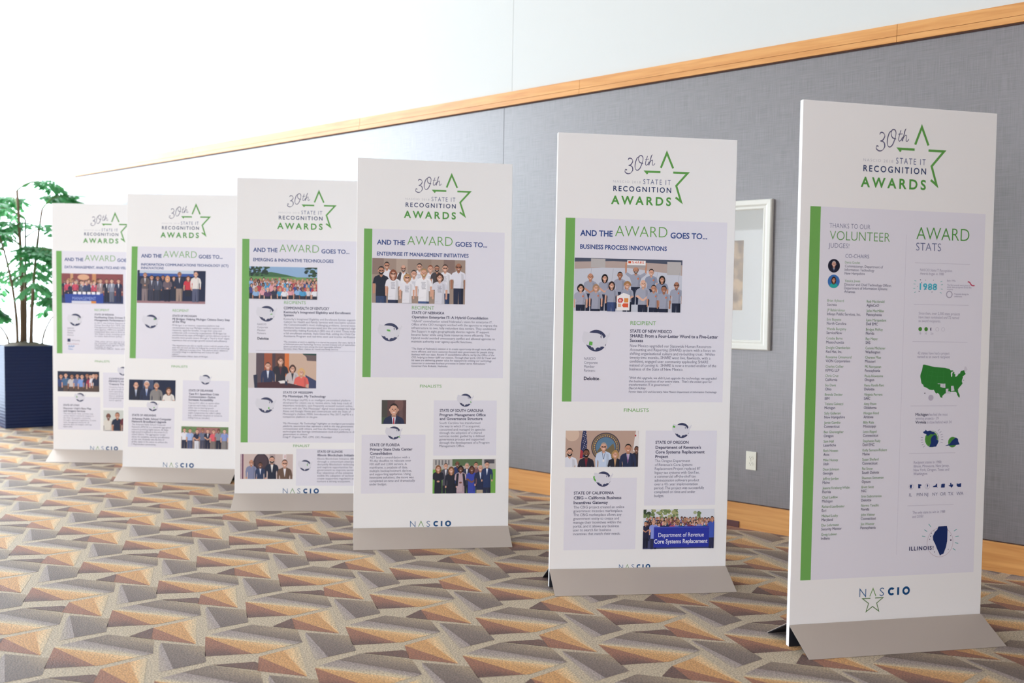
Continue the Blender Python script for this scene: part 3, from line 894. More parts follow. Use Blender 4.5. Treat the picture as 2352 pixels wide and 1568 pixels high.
# --- the photographs
def ph_share(P, x0, y0, x1, y1):
    P.rect(x0, y0, x1, y1, '#c9ccd7')
    P.poly([(160, 0), (2260, 0), (2260, 330), (1900, 280), (1200, 200), (700, 205), (160, 240)], '#b7a59e')
    P.poly([(160, 0), (2260, 0), (2260, 120), (1600, 90), (900, 70), (160, 100)], '#4c5366')
    for a in ((475, 30, 750, 205), (1945, 60, 2215, 320)): P.rect(*a, '#b9b5b4')
    for x in (490, 905, 1760, 2190): P.stroke([(x, 215 if x < 1500 else 270), (x - 30, 520)], 6, '#a3a7b5')
    g, pn = '#9fa3b4', '#20273e'
    P_ = lambda *a, **k: person(P, *a, **k)
    P_(1340, 240, 50, SK[1], '#6a5a50', g, pn, 'bald', 330, arms='up', badge='#d3754e', beard=True)
    P.rect(1170, 48, 1525, 140, '#f1eeec'); P.rect(1170, 140, 1525, 185, '#a9a3a3')
    P.rect(1190, 62, 1245, 105, '#d6542f'); P.map_, m = None, P.map
    for i, ch in enumerate('SHARE'):
        q = 1268 + i * 50
        if ch == 'S': P.stroke([(q + 28, 66), (q, 70), (q, 82), (q + 28, 88), (q + 28, 102), (q, 106)], 8, '#d9572f')
        if ch == 'H': [P.stroke(s, 8, '#d9572f') for s in ([(q, 64), (q, 108)], [(q + 28, 64), (q + 28, 108)], [(q, 86), (q + 28, 86)])]
        if ch == 'A': P.stroke([(q - 2, 108), (q + 14, 64), (q + 30, 108)], 8, '#d9572f'); P.stroke([(q + 4, 94), (q + 24, 94)], 6, '#d9572f')
        if ch == 'R': P.stroke([(q, 108), (q, 66), (q + 26, 70), (q + 26, 84), (q, 88), (q + 28, 108)], 8, '#d9572f')
        if ch == 'E': [P.stroke(s, 8, '#d9572f') for s in ([(q + 26, 66), (q, 66), (q, 106), (q + 26, 106)], [(q, 86), (q + 22, 86)])]
    P_(1640, 275, 47, SK[0], '#262024', '#8f97ad', pn, 'short', 330, badge='#d3754e')
    P_(1035, 345, 47, SK[3], '#211c1e', g, pn, 'short', 330)
    P_(470, 390, 50, SK[1], '#7c685c', g, pn, 'bald', 330, arms='front')
    P_(745, 400, 46, SK[0], '#1d191d', g, pn, 'long', 330, arms='front')
    P_(1850, 405, 46, SK[1], '#1d191d', '#8f97ad', pn, 'long', 330)
    P_(2135, 520, 48, SK[3], '#453a38', g, pn, 'bald', 360, badge='#d3754e', glasses=True)
    P_(290, 610, 50, SK[0], '#1d191d', '#a9aaba', pn, 'bob', 330, badge='#d3754e')
    P_(580, 600, 48, SK[0], '#a8876a', '#a2a4b4', pn, 'bob', 420, badge='#d3754e')
    P_(880, 540, 47, SK[0], '#3a2a2a', g, '#3f4f7c', 'long', 340)
    P_(1180, 540, 48, SK[0], '#a67a4c', g, pn, 'curly', 330, arms='front')
    P_(1485, 500, 54, SK[2], '#cfc6c2', '#a5a8b8', pn, 'bald', 420, arms='front', beard=False)
    P_(1690, 590, 48, SK[1], '#1f1a1e', g, pn, 'short', 380, badge='#d3754e')
    P_(1890, 605, 50, SK[3], '#201b1d', g, pn, 'short', 390, badge='#d3754e')
    P.poly([(1110, 690), (1235, 735), (1230, 1035), (980, 1040), (985, 765)], '#f0ecea')
    P.poly([(1000, 830), (1030, 795), (1090, 795), (1108, 840), (1080, 885), (1015, 885)], '#cc4a4a'); P.ell(1048, 842, 26, 24, '#e8b0a0')
    P.rect(1125, 795, 1205, 880, '#dd9147'); P.rect(1005, 905, 1065, 975, '#dcb290')
    P.poly([(1085, 935), (1110, 898), (1205, 898), (1205, 978), (1110, 978)], '#dd5a3a')

def ph_nebraska(P, x0, y0, x1, y1):
    P.rect(x0, y0, x1, y1, '#a38f82')
    for i in range(4): P.rect(x0 + i * 230, y0, x0 + i * 230 + 110, y0 + 150, ['#8f7a70', '#b5a294', '#9a8678', '#8a746c'][i])
    P.rect(x0, y0 + 150, x1, y0 + 156, '#8d7a6e')
    w, jn = '#e9e8ee', '#33466e'
    P_ = lambda *a, **k: person(P, *a, **k)
    P_(375, 1105, 25, SK[1], '#2a2222', w, None, 'short', 220, glasses=True)
    P_(535, 1130, 24, SK[0], '#5a4a44', '#efeef2', None, 'bald', 220, glasses=True, beard=True)
    P.poly([(465, 1240), (500, 1165), (520, 1170), (500, 1290)], '#4a4448'); P.poly([(555, 1165), (590, 1190), (600, 1290), (570, 1290)], '#4a4448')
    P_(690, 1110, 24, SK[0], '#2a2222', w, None, 'short', 220, glasses=True, print_col='#a9a8b4')
    P_(797, 1128, 25, SK[0], '#8a4a30', w, None, 'short', 220, print_col='#a9a8b4')
    P_(860, 1125, 23, SK[1], '#2a2222', '#4a4448', None, 'short', 220, glasses=True, beard=True)
    P_(940, 1118, 26, SK[0], '#3a2a26', w, jn, 'short', 250, glasses=True, print_col='#a9a8b4')
    P_(1072, 1105, 28, SK[3], '#3a3232', '#e2e1ea', '#2a3048', 'bald', 210, glasses=True)
    P_(322, 1155, 29, SK[1], '#241d1f', '#1e2436', '#37486e', 'short', 250, glasses=True, beard=True)
    P_(437, 1185, 28, SK[0], '#8a4f38', w, '#2a3350', 'long', 255, glasses=True, print_col='#8f8e9c')
    P_(637, 1180, 26, SK[0], '#2a2222', w, None, 'short', 220, print_col='#a9a8b4')
    P_(572, 1220, 27, SK[0], '#b98e60', w, '#2a3350', 'bob', 250, glasses=True, print_col='#8f8e9c')
    P_(733, 1170, 30, SK[0], '#b08a5c', '#f1f0f4', '#4a5f8c', 'short', 280, beard=True, print_col='#8f8e9c')
    P_(888, 1210, 28, SK[0], '#4a3228', '#d9d8e2', '#2a3350', 'bob', 270, print_col='#7f7e8c')

def ph_portrait(P, x0, y0, x1, y1):
    P.rect(x0, y0, x1, y1, '#5d4444')
    P.rect(x0, y0, x0 + 50, y1, '#4c4a44'); P.rect(x1 - 60, y0, x1 - 30, y1, '#6c5452'); P.rect(x0, y1 - 60, x0 + 60, y1, '#4f6048')
    P.ell(x0 + 150, y0 + 40, 40, 60, '#7a5a56')
    person(P, 400, 230, 36, SK[0], '#2c2020', '#28304e', None, 'short', 200, suit='#dfe4f2', tie='#b32b40', sleeves='long')

def ph_carolina(P, x0, y0, x1, y1):
    P.rect(x0, y0, x1, y1, '#74ad4e'); P.rect(x0, y0, x1, y0 + 90, '#b9b4b0')
    P.rect(x0 + 170, y0, x0 + 430, y0 + 60, '#5c7350')
    for i in range(5): P.rect(x0 + 20 + i * 28, y0 + 8, x0 + 34 + i * 28, y0 + 50, '#7c7a7c')
    P.rect(x0 + 450, y0 + 5, x0 + 540, y0 + 40, '#55525a')
    bk = '#232634'
    P_ = lambda *a, **k: person(P, *a, **k)
    P_(855, 725, 17, SK[0], '#4a3a34', '#55525e', bk, 'short', 170, suit='#e8e8ee')
    P_(955, 708, 17, SK[4], '#241c1c', '#2c3c6c', bk, 'bald', 170, sleeves='long')
    P_(1040, 722, 17, SK[0], '#9a9490', '#343a52', bk, 'short', 170, suit='#e8e8ee', sleeves='long')
    P_(1120, 715, 16, SK[1], '#2a2222', '#7a5a62', bk, 'short', 170, sleeves='long')
    P_(790, 745, 19, SK[0], '#8a5a3a', bk, bk, 'long', 190, arms='front', sleeves='long', skirt=True)
    P_(903, 760, 20, SK[0], '#7a5030', bk, bk, 'long', 200, skirt=True, sleeves='long')
    P_(985, 750, 20, SK[4], '#1e1a1c', '#c0a8b0', '#b39aa6', 'bob', 200, arms='front', sleeves='long', skirt=True)
    P.poly([(950, 790), (970, 790), (962, 900), (940, 900)], bk); P.poly([(1000, 790), (1020, 790), (1036, 900), (1012, 900)], bk)
    P_(1083, 752, 19, SK[4], '#4a2a22', '#3c4aa8', '#3c4aa8', 'long', 200, arms='front', skirt=True)
    P_(1160, 745, 20, SK[0], '#a8a09a', '#262e4a', '#b3a48e', 'bald', 190, suit='#dfe6f4', sleeves='long')
    P_(1217, 715, 19, SK[0], '#2a2222', '#2a3a62', '#2a3048', 'short', 200, suit='#dfe6f4', sleeves='long')

def ph_california(P, x0, y0, x1, y1):
    P.rect(x0, y0, x1, y1, '#bb9f90'); P.ell(190, 250, 70, 70, '#d6bca8')
    P.ell(525, 378, 145, 145, '#4a4450', 40); P.ell(525, 378, 133, 133, '#b08f4c', 40); P.ell(525, 378, 128, 128, '#5c5660', 40); P.ell(525, 378, 98, 98, '#5d7f9a', 36)
    for i in range(26):
        a = math.pi * (0.1 + 1.6 * i / 26) + 2.2
        P.ell(525 + 113 * math.cos(a), 378 + 113 * math.sin(a), 6, 8, '#c9a860', 8)
    P.poly([(440, 420), (490, 350), (540, 400), (600, 340), (622, 420), (560, 470), (470, 470)], '#77684c')
    P.poly([(295, 213), (328, 213), (340, 330), (330, 480), (270, 480), (280, 330)], '#33385e')
    for i in range(22): P.ell(294 + (i * 17) % 40, 225 + i * 9, 3.5, 3.5, '#e6e4ec', 6)
    P.poly([(275, 400), (300, 420), (296, 490), (268, 490)], '#a83c46')
    P.poly([(825, 213), (850, 213), (856, 420), (800, 420), (812, 300)], '#e6e0de'); P.ell(822, 262, 8, 10, '#b33a3a', 8)
    P_ = lambda *a, **k: person(P, *a, **k)
    P_(835, 400, 22, SK[4], '#241d1f', '#2e2a34', None, 'short', 250)
    P_(168, 430, 29, SK[0], '#2c2220', '#dcdee8', None, 'short', 260, beard=True, sleeves='long')
    P_(333, 440, 30, SK[4], '#1c1719', '#2a2836', None, 'short', 260, suit='#7a2434', beard=True, sleeves='long')
    P_(505, 375, 30, SK[0], '#a89a90', '#c3d2e8', None, 'short', 300, sleeves='long', glasses=True)
    P.stroke([(488, 425), (505, 500), (522, 425)], 4, '#3a3e58'); P.rect(496, 500, 514, 525, '#e6e6ea')
    P_(622, 450, 27, SK[0], '#b08a58', '#262834', None, 'bob', 260, suit='#c29a70', sleeves='long')
    P_(750, 390, 31, SK[1], '#1f1a1c', '#2a3352', None, 'short', 290, suit='#dcd6e6', tie='#8a5a96', sleeves='long')

def ph_oregon(P, x0, y0, x1, y1):
    rng = random.Random(5)
    P.rect(x0, y0, x1, y1, '#d9dce4')
    P.rect(x0, y0 + 230, x1, y1, '#464a72')
    for cx, cy, n, col in ((940, 1030, 22, '#3c4a38'), (1125, 1040, 40, '#8a9a68'), (1440, 1075, 10, '#a9b08c')):
        for i in range(n): P.ell(cx + rng.uniform(-1, 1) * n * 3, cy + rng.uniform(-1, 1) * 45, rng.uniform(12, 24), rng.uniform(10, 20), rng.choice([col, '#6f8252', '#a6a878' if n > 30 else '#2e3a30']), 9)
    tops = ['#34489a', '#54407c', '#e2e2ec', '#a83a5c', '#2f6a8a', '#7a3a62', '#8a8ac0', '#2c2e4a', '#c9607a']
    crowd(P, rng, 930, 1600, (1090, 1112, 1138), 11, 22, tops, '#2a2e4e', length=90)
    person(P, 1010, 1120, 17, SK[0], '#8a7a70', '#8d9ade', '#2e3050', 'bald', 170)
    person(P, 1590, 1095, 17, SK[1], '#2a2222', '#4058b4', '#2e3050', 'short', 190)
    person(P, 930, 1135, 14, SK[1], '#2a2222', '#2a2a44', '#20223a', 'short', 150, arms='front')
    P.rect(1012, 1168, 1560, 1378, '#2a36a0'); P.poly([(1012, 1168), (1560, 1175), (1560, 1182), (1012, 1182)], '#4652b4')
    m, P.map, P.clip = P.map, None, None
    w = '#e9eaf4'
    P.text('Department of Revenue', 607, 268, 23, w, 0.002, width=260)
    P.text('Core Systems Replacement', 583, 232, 23, w, 0.014, width=306)
    P.map = m

def ph_kentucky(P, x0, y0, x1, y1):
    rng = random.Random(8)
    P.rect(x0, y0, x1, y1, '#8fb0d2')
    P.poly([(x0, y0 + 70), (x0 + 250, y0 + 60), (x0 + 420, y0 + 90), (x0 + 560, y0 + 120), (x1, y0 + 120), (x1, y1), (x0, y1)], '#3f6a44')
    P.rect(x0, y0 + 115, x1, y0 + 160, '#6f9a5c'); P.rect(x0, y1 - 60, x1, y1, '#4f7a3c')
    for cx, cy, n, sp in ((300, 1090, 46, 120), (900, 1085, 26, 60)):
        for i in range(n): P.ell(cx + rng.uniform(-1, 1) * sp, cy + rng.uniform(-1, 1) * 50, rng.uniform(12, 26), rng.uniform(8, 18), rng.choice(['#25402f', '#1e3430', '#33523a']), 9)
    tops = ['#e6e6ec', '#3a4a8a', '#c9545c', '#8fb4dc', '#2c3048', '#e0a0a8', '#5a3a62', '#d8d0d4', '#b83a4a', '#4a9ac9']
    crowd(P, rng, 215, 970, (1185, 1205, 1240), 13, 17, tops, '#23283c', length=90)
    crowd(P, rng, 260, 970, (1285,), 15, 11, tops, '#23283c', length=80)

def ph_mississippi(P, x0, y0, x1, y1):
    P.rect(x0, y0, x1, y1, '#cdb09c'); P.rect(x0, y0, 285, y1, '#d2c9c6')
    for a, c in (((285, y0, 380, y1), '#5a4a52'), ((375, y0, 470, 900), '#a05438'), ((465, y0, 500, y1), '#4a3a42'), ((605, y0, 655, 900), '#d8743a'), ((500, y0, 605, 800), '#6a4238')): P.rect(*a, c)
    P.poly([(800, y0), (970, y0), (970, 725), (855, 720), (850, 680)], '#6a5a5a'); P.poly([(805, y0), (970, y0), (970, 660), (815, 655)], '#2a4a44')
    P.poly([(255, 890), (300, 880), (300, 1035), (268, 1035)], '#2a2e44'); P.poly([(840, 880), (970, 950), (970, 1035), (860, 1035)], '#3a4266')
    P_ = lambda *a, **k: person(P, *a, **k)
    P_(560, 725, 33, SK[0], '#5c3a2c', '#262430', None, 'long', 300, suit='#5a2a38', sleeves='long')
    P_(418, 785, 29, SK[0], '#3a2a26', '#2a3456', None, 'short', 260, suit='#d3dcf0', tie='#e6eaf4', sleeves='long')
    P_(695, 810, 29, SK[0], '#4a2e28', '#c9c0c0', None, 'bob', 240, suit='#2c2a34', sleeves='long')
    P_(795, 850, 31, SK[0], '#d8b078', '#e2665c', None, 'bob', 230)
    P.poly([(300, 975), (560, 955), (720, 990), (900, 1035), (300, 1040)], '#4a2630')
    P.poly([(535, 955), (600, 945), (650, 975), (560, 980)], '#ece6e4'); P.rect(610, 955, 640, 998, '#232c4a')

def ph_illinois(P, x0, y0, x1, y1):
    P.rect(x0, y0, x1, y1, '#cdbab4'); P.rect(x0, y0, 245, y1, '#8a4a5c'); P.rect(x0 + 8, y0, x0 + 20, y1, '#d9ccd0'); P.rect(x0 + 26, y0, x0 + 34, y1, '#4a3a5a')
    P.ell(500, 770, 115, 140, '#3a2f3a', 32); P.ell(500, 750, 88, 100, '#4c3c44', 28)
    P.rect(620, y0, 700, y1, '#b09c9a'); P.rect(810, y0, 860, 730, '#e6dcdc'); P.rect(838, 655, 846, 700, '#c0584a')
    P_ = lambda *a, **k: person(P, *a, **k)
    P_(358, 765, 30, SK[1], '#6a5248', '#8288a8', None, 'bald', 260, sleeves='long')
    P_(488, 800, 28, SK[4], '#1c1719', '#2c3c5e', None, 'short', 240, suit='#e2e2ec', sleeves='long')
    P_(655, 725, 37, SK[0], '#2a2020', '#20283c', None, 'short', 320, suit='#efece8', beard=True, sleeves='long')
    P_(840, 775, 40, SK[0], '#6a4a38', '#6a5244', None, 'short', 300, suit='#ece9ee', sleeves='long', beard=False, glasses=True)

def ph_michigan(P, x0, y0, x1, y1):
    P.rect(x0, y0, x1, y1, '#1f2744'); P.rect(275, y0, 830, 890, '#c3cddc'); P.rect(275, 885, 830, 915, '#3c5aa0')
    P.rect(x0, 1175, x1, y1, '#a07a80')
    P_ = lambda *a, **k: person(P, *a, **k)
    P_(515, 925, 15, SK[3], '#241d1f', '#2a3048', '#23283c', 'short', 125, sleeves='long')
    P_(400, 930, 17, SK[1], '#2c2220', '#474556', '#3a3a4c', 'short', 130, suit='#c9ccd8', sleeves='long')
    P_(462, 935, 17, SK[3], '#2c2220', '#4a4c5e', '#343648', 'short', 125, suit='#a9b0cc', sleeves='long')
    P_(627, 932, 15, SK[0], '#5a3a2c', '#262a3e', '#23283c', 'bob', 125, sleeves='long')
    P_(332, 905, 18, SK[1], '#7a5a48', '#5f5558', '#8a7a7c', 'short', 145, arms='front', suit='#d0ccd2', sleeves='long')
    P_(563, 935, 18, SK[0], '#d8a070', '#6a5c66', '#20243a', 'long', 120, arms='front', sleeves='long')
    P_(685, 893, 19, SK[3], '#6a5248', '#2a3048', '#a08a80', 'short', 150, suit='#cfc6cc', sleeves='long')
    P_(775, 930, 17, SK[0], '#6a4030', '#c83a48', '#262838', 'long', 125, skirt=True)
    P_(853, 892, 20, SK[0], '#b08a70', '#e2dcd8', '#5a5e78', 'bald', 150, sleeves='long')

def ph_arkansas(P, x0, y0, x1, y1):
    P.rect(x0, y0, x1, y1, '#1c2540'); P.rect(255, y0, 345, y1, '#44506c')
    P_ = lambda *a, **k: person(P, *a, **k)
    P_(197, 690, 20, SK[0], '#4a3a34', '#23283a', None, 'bald', 150, suit='#d9dfe8', tie='#9aa4c0', sleeves='long')
    P_(288, 680, 21, SK[0], '#d3cccc', '#28304c', None, 'short', 160, suit='#e2e6f0', tie='#7f94c8', sleeves='long')
    P_(372, 692, 20, SK[1], '#9a948e', '#8a8684', None, 'short', 150, sleeves='long', tie=None)
    P_(477, 730, 19, SK[0], '#5a3a2c', '#e6e0da', None, 'long', 120)

def ph_delaware(P, x0, y0, x1, y1):
    P.rect(x0, y0, x1, y1, '#8a7a74'); P.rect(x0, y0, x1, y0 + 50, '#6f8a5c'); P.rect(x0 + 130, y0 + 8, x0 + 330, y0 + 70, '#a4706c')
    rows = [(612, '#e6e6ec', '#2a3048', 0), (660, '#a3b8e0', '#4a567c', 0), (720, '#28304c', '#d9d9e0', 0), (768, '#6a7088', '#4a4c60', 3), (812, '#262a40', '#232840', 0), (862, '#e0606c', '#7a706c', 0), (905, '#8a9098', '#262a3c', 4), (955, '#8a9ad0', '#8a8684', 2)]
    for i, (x, t, b, s) in enumerate(rows): person(P, x, 1075 + (i % 3) * 4, 12.5, SK[s], '#3a2c28', t, b, 'short', 85, arms='front' if i in (2, 4) else 'down', suit='#e6e6ee' if i == 4 else None)

def ph_indiana(P, x0, y0, x1, y1):
    rng = random.Random(3)
    P.rect(x0, y0, x1, y1, '#8a4a4c'); P.rect(320, y0, 350, 900, '#c99a72'); P.rect(545, y0, 585, 900, '#c98e62'); P.rect(x0, 1020, x1, y1, '#2f3a62')
    P.ell(455, 835, 60, 30, '#d9a888')
    tops = ['#262c44', '#20253a', '#3a4468', '#262c44', '#6a6a7c', '#c94a62', '#8a8a98', '#2c3250']
    crowd(P, rng, 245, 620, (875, 895), 13, 9, tops, '#20253a', sleeves='long', length=85)
    for i, x in enumerate((632, 695, 748, 818)): person(P, x, 870, 15, SK[i % 3], '#3a2c28', ['#9a8486', '#20253a', '#8a8ea0', '#2c3250'][i], ['#9a8486', '#20253a', '#6a6e80', '#2c3250'][i], 'short', 110, suit='#e6e6ee', sleeves='long')
    P.poly([(262, 1010), (660, 1000), (660, 1110), (270, 1110)], '#2c479a')
    for i in range(6): P.rect(350 + i * 48, 985, 385 + i * 48, 1010, '#ecebf0')
    m, P.map = P.map, None
    P.text('MANAGEMENT', 192, 1541, 30, '#8fa0d8', 0.012, width=225)
    P.map = m
    P.rect(335, 1078, 585, 1108, '#d3d6e4'); P.rect(535, 1078, 585, 1108, '#d88a3a')

def ph_utah(P, x0, y0, x1, y1):
    P.rect(x0, y0, x1, y1, '#20283e')
    rows = [(245, '#3a4a7a', 1), (300, '#4a6a8e', 0), (368, '#c9c4c4', 3), (430, '#6a78a4', 1), (482, '#7c9cd8', 0), (540, '#28304a', 3), (578, '#a03a54', 0), (612, '#e0dfe8', 2), (642, '#28304a', 1)]
    for x, t, s in rows: person(P, x, 400 + (x % 3) * 6, 18, SK[s], '#2c2220', t, '#3a3a4a' if x % 2 else '#5a4a44', 'short', 115)

def ph_penn(P, x0, y0, x1, y1):
    P.rect(x0, y0, x1, y1, '#cfd3cc')
    person(P, 780, 855, 24, SK[4], '#3a302e', '#dcd6cc', '#33344a', 'bald', 160)
    person(P, 880, 845, 24, SK[1], '#5a4438', '#232c42', '#33344a', 'short', 170)
    person(P, 975, 835, 24, SK[4], '#1e1a1c', '#6a2c36', '#33344a', 'short', 170)

# --- build them, left to right
def finalists(B, text='FINALISTS', u=396, v=961, w=140):
    P = Print(0.0003); P.text(text, u, v, 18, GTXT, 0.004, width=w); B.put(P, 'section_heading')

def board_data():
    B = Board('white award board farthest left, in front of the potted palm', -4.4012, 9.6190, 0.0139, 0.0079, -0.0085)
    B.common(1025, -10)
    B.headline('DATA MANAGEMENT, ANALYTICS AND VISUALIZATION', 118, 740)
    B.photo((89, 1509, 676, 1793), (230, 798, 864, 1102), ph_indiana)
    B.icon(219, 1349, 59, 'in')
    P = Print(0.0004)
    P.text('RECIPIENT', 402, 1437, 20, GTXT, 0.002, width=140)
    P.text('STATE OF INDIANA', 402, 1396, 16, TXT, 0.026, width=186)
    P.text('Facilitating Data Driven Decisions and', 402, 1368, 16, TXT, 0.026, width=440)
    P.text('Management Performance Hub', 402, 1342, 16, TXT, 0.026, width=330)
    P.block(['In 2017, the Indiana General Assembly passed', 'House Enrolled Act 1470, which codified the', 'Management Performance Hub (MPH) as a state', 'data agency. MPH is a world leader in using', 'integrated data sets to find new solutions to', 'the state\'s most complex problems and', 'to make data-driven policy.'], 402, 1315, 21, 14, BODY, 440)
    P.block(['"The value of our data is in what it lets us do', 'for Hoosiers, and the Management Performance', 'Hub gives every agency the insight', 'it needs to serve."', 'Chief Data Officer, State of Indiana'], 402, 1138, 17, 12, BODY, 440, shear=0.2)
    B.put(P, 'printed_text'); P = Print(0.0004)
    P.block(['NASCIO', 'Corporate', 'Member', 'Partners:'], 142, 1262, 22, 14, BODY, 62)
    P.rect(142, 1138, 170, 1168, '#27345f'); P.text('KSM Consulting', 180, 1146, 12, BODY, width=80)
    P.text('Resultant', 142, 1112, 12, '#b98a90', width=110)
    P.text('SAP', 150, 1086, 16, '#4a86c0', 0.02, width=60); P.text('Tableau', 146, 1062, 14, '#6a92c4', 0.01, width=48)
    B.put(P, 'printed_text')
    finalists(B, u=402, v=945)
    B.photo((45, 659, 443, 854), (207, 353, 675, 582), ph_utah)
    B.icon(259, 604, 42, 'ut')
    B.text_box(45, 291, 452, 609)
    P = Print(0.0004)
    P.text('STATE OF UTAH', 98, 520, 16, TXT, 0.026, width=151)
    P.block(['Discover: Utah\'s Base Map', 'and Imagery Services'], 98, 489, 25, 16, TXT, 266, weight=0.026)
    P.block(['This web based raster and base map', 'service delivers statewide imagery to', 'the Utah Geographic community', 'through a discovery application. It saves', 'time, storage and money for all', 'agencies that use imagery and map', 'layers daily.'], 98, 440, 21, 13, BODY, 285)
    B.put(P, 'printed_text'); P = Print(0.0004)
    P.block(['COMMONWEALTH OF'], 536, 781, 24, 16, TXT, 300, weight=0.026)
    P.block(['PENNSYLVANIA', 'Treasury Transparency'], 536, 756, 27, 16, TXT, 190, weight=0.026)
    P.block(['Treasury has built a portal that', 'is open to all citizens and shows', 'state spending, assets and', 'contracts in a searchable form', 'that is updated nightly for', 'the general public and for', 'every agency.'], 536, 701, 21, 13, BODY, 285)
    B.put(P, 'printed_text')
    B.text_box(480, 508, 890, 847)
    B.icon(672, 863, 42, 'pa')
    B.photo((482, 285, 890, 484), (725, 788, 1200, 1020), ph_penn)
    B.footer(356, 97, 264, 36)

def board_ict():
    B = Board('white award board with nine people on stage and a lady in red printed on it', -3.3568, 8.6381, -0.0313, -0.0031, 0.0208)
    B.common(1039, -3)
    B.headline('INFORMATION COMMUNICATIONS TECHNOLOGY (ICT)', 131, 762, 'INNOVATIONS')
    B.photo((101, 1519, 698, 1803), (252, 853, 953, 1200), ph_michigan)
    B.icon(227, 1360, 59, 'mi')
    P = Print(0.0004)
    P.text('RECIPIENT', 415, 1449, 20, GTXT, 0.002, width=141)
    P.text('STATE OF MICHIGAN', 415, 1405, 16, TXT, 0.026, width=210)
    P.block(['MI Bridges: Helping Michigan Citizens Every Step', 'of the Way'], 415, 1377, 23, 17, TXT, 500, weight=0.026)
    P.block(['MI Bridges is an intuitive, responsive platform that', 'revolutionizes the way Michigan residents explore state', 'resources, apply for benefits, manage their cases and', 'collaborate with community organizations. MI Bridges has', 'transformed the state of Michigan\'s service delivery model to', 'become more people centric through a "hand in hand" digital', 'experience that encourages growth toward self-sufficiency.'], 415, 1325, 21.6, 14, BODY, 410)
    P.block(['"The departments are able to rapidly connect with the people of the', 'state with the tools we have for helping the residents and technology', 'makes a difference in people\'s lives. This platform allows citizens to', 'accomplish things in a dignified way and receive the right', 'support."', 'Chief Information Officer, State of Michigan'], 416, 1151, 18.5, 12, BODY, 494, shear=0.2)
    B.put(P, 'printed_text')
    finalists(B, u=414, v=967)
    B.photo((46, 678, 453, 856), (137, 640, 535, 820), ph_arkansas)
    B.icon(259, 627, 42, 'ar')
    B.text_box(45, 272, 448, 617)
    B.text_box(516, 507, 923, 858)
    P = Print(0.0004)
    P.text('STATE OF ARKANSAS', 76, 540, 17, TXT, 0.026, width=211)
    P.block(['Arkansas Public School Computer', 'Network Broadband Upgrade'], 76, 509, 24, 17, TXT, 347, weight=0.026)
    P.block(['The Arkansas Public School Computer', 'Network (APSCN) is a statewide aggregated', 'network providing highly secure, 40 Gbps', 'high-speed broadband to the entire K-12', 'school district. The aggregation model', 'allows for scalability, security and efficiency', 'at low cost. Arkansas was the first of', 'all fifty states in the nation to achieve the', '1 Mbps/student connectivity.'], 77, 461, 21.4, 14, BODY, 297)
    B.put(P, 'printed_text'); P = Print(0.0004)
    P.text('STATE OF DELAWARE', 569, 763, 17, TXT, 0.026, width=211)
    P.block(['Text 911 Speechless Crisis', 'Communication Option', 'Increases Accessibility'], 570, 733, 25, 17, TXT, 262, weight=0.026)
    P.block(['Text-to-911 offers an option when', 'a person can\'t make a voice call,', 'either due to hearing/speech', 'challenges or because a voice call', 'might compromise the caller\'s safety', '(e.g., a domestic situation or someone', 'hiding from an intruder).'], 568, 657, 21.4, 14, BODY, 270)
    B.put(P, 'printed_text')
    B.icon(714, 866, 42, 'de')
    B.photo((511, 268, 921, 460), (585, 1042, 987, 1237), ph_delaware)
    B.footer(359, 104, 267, 38)

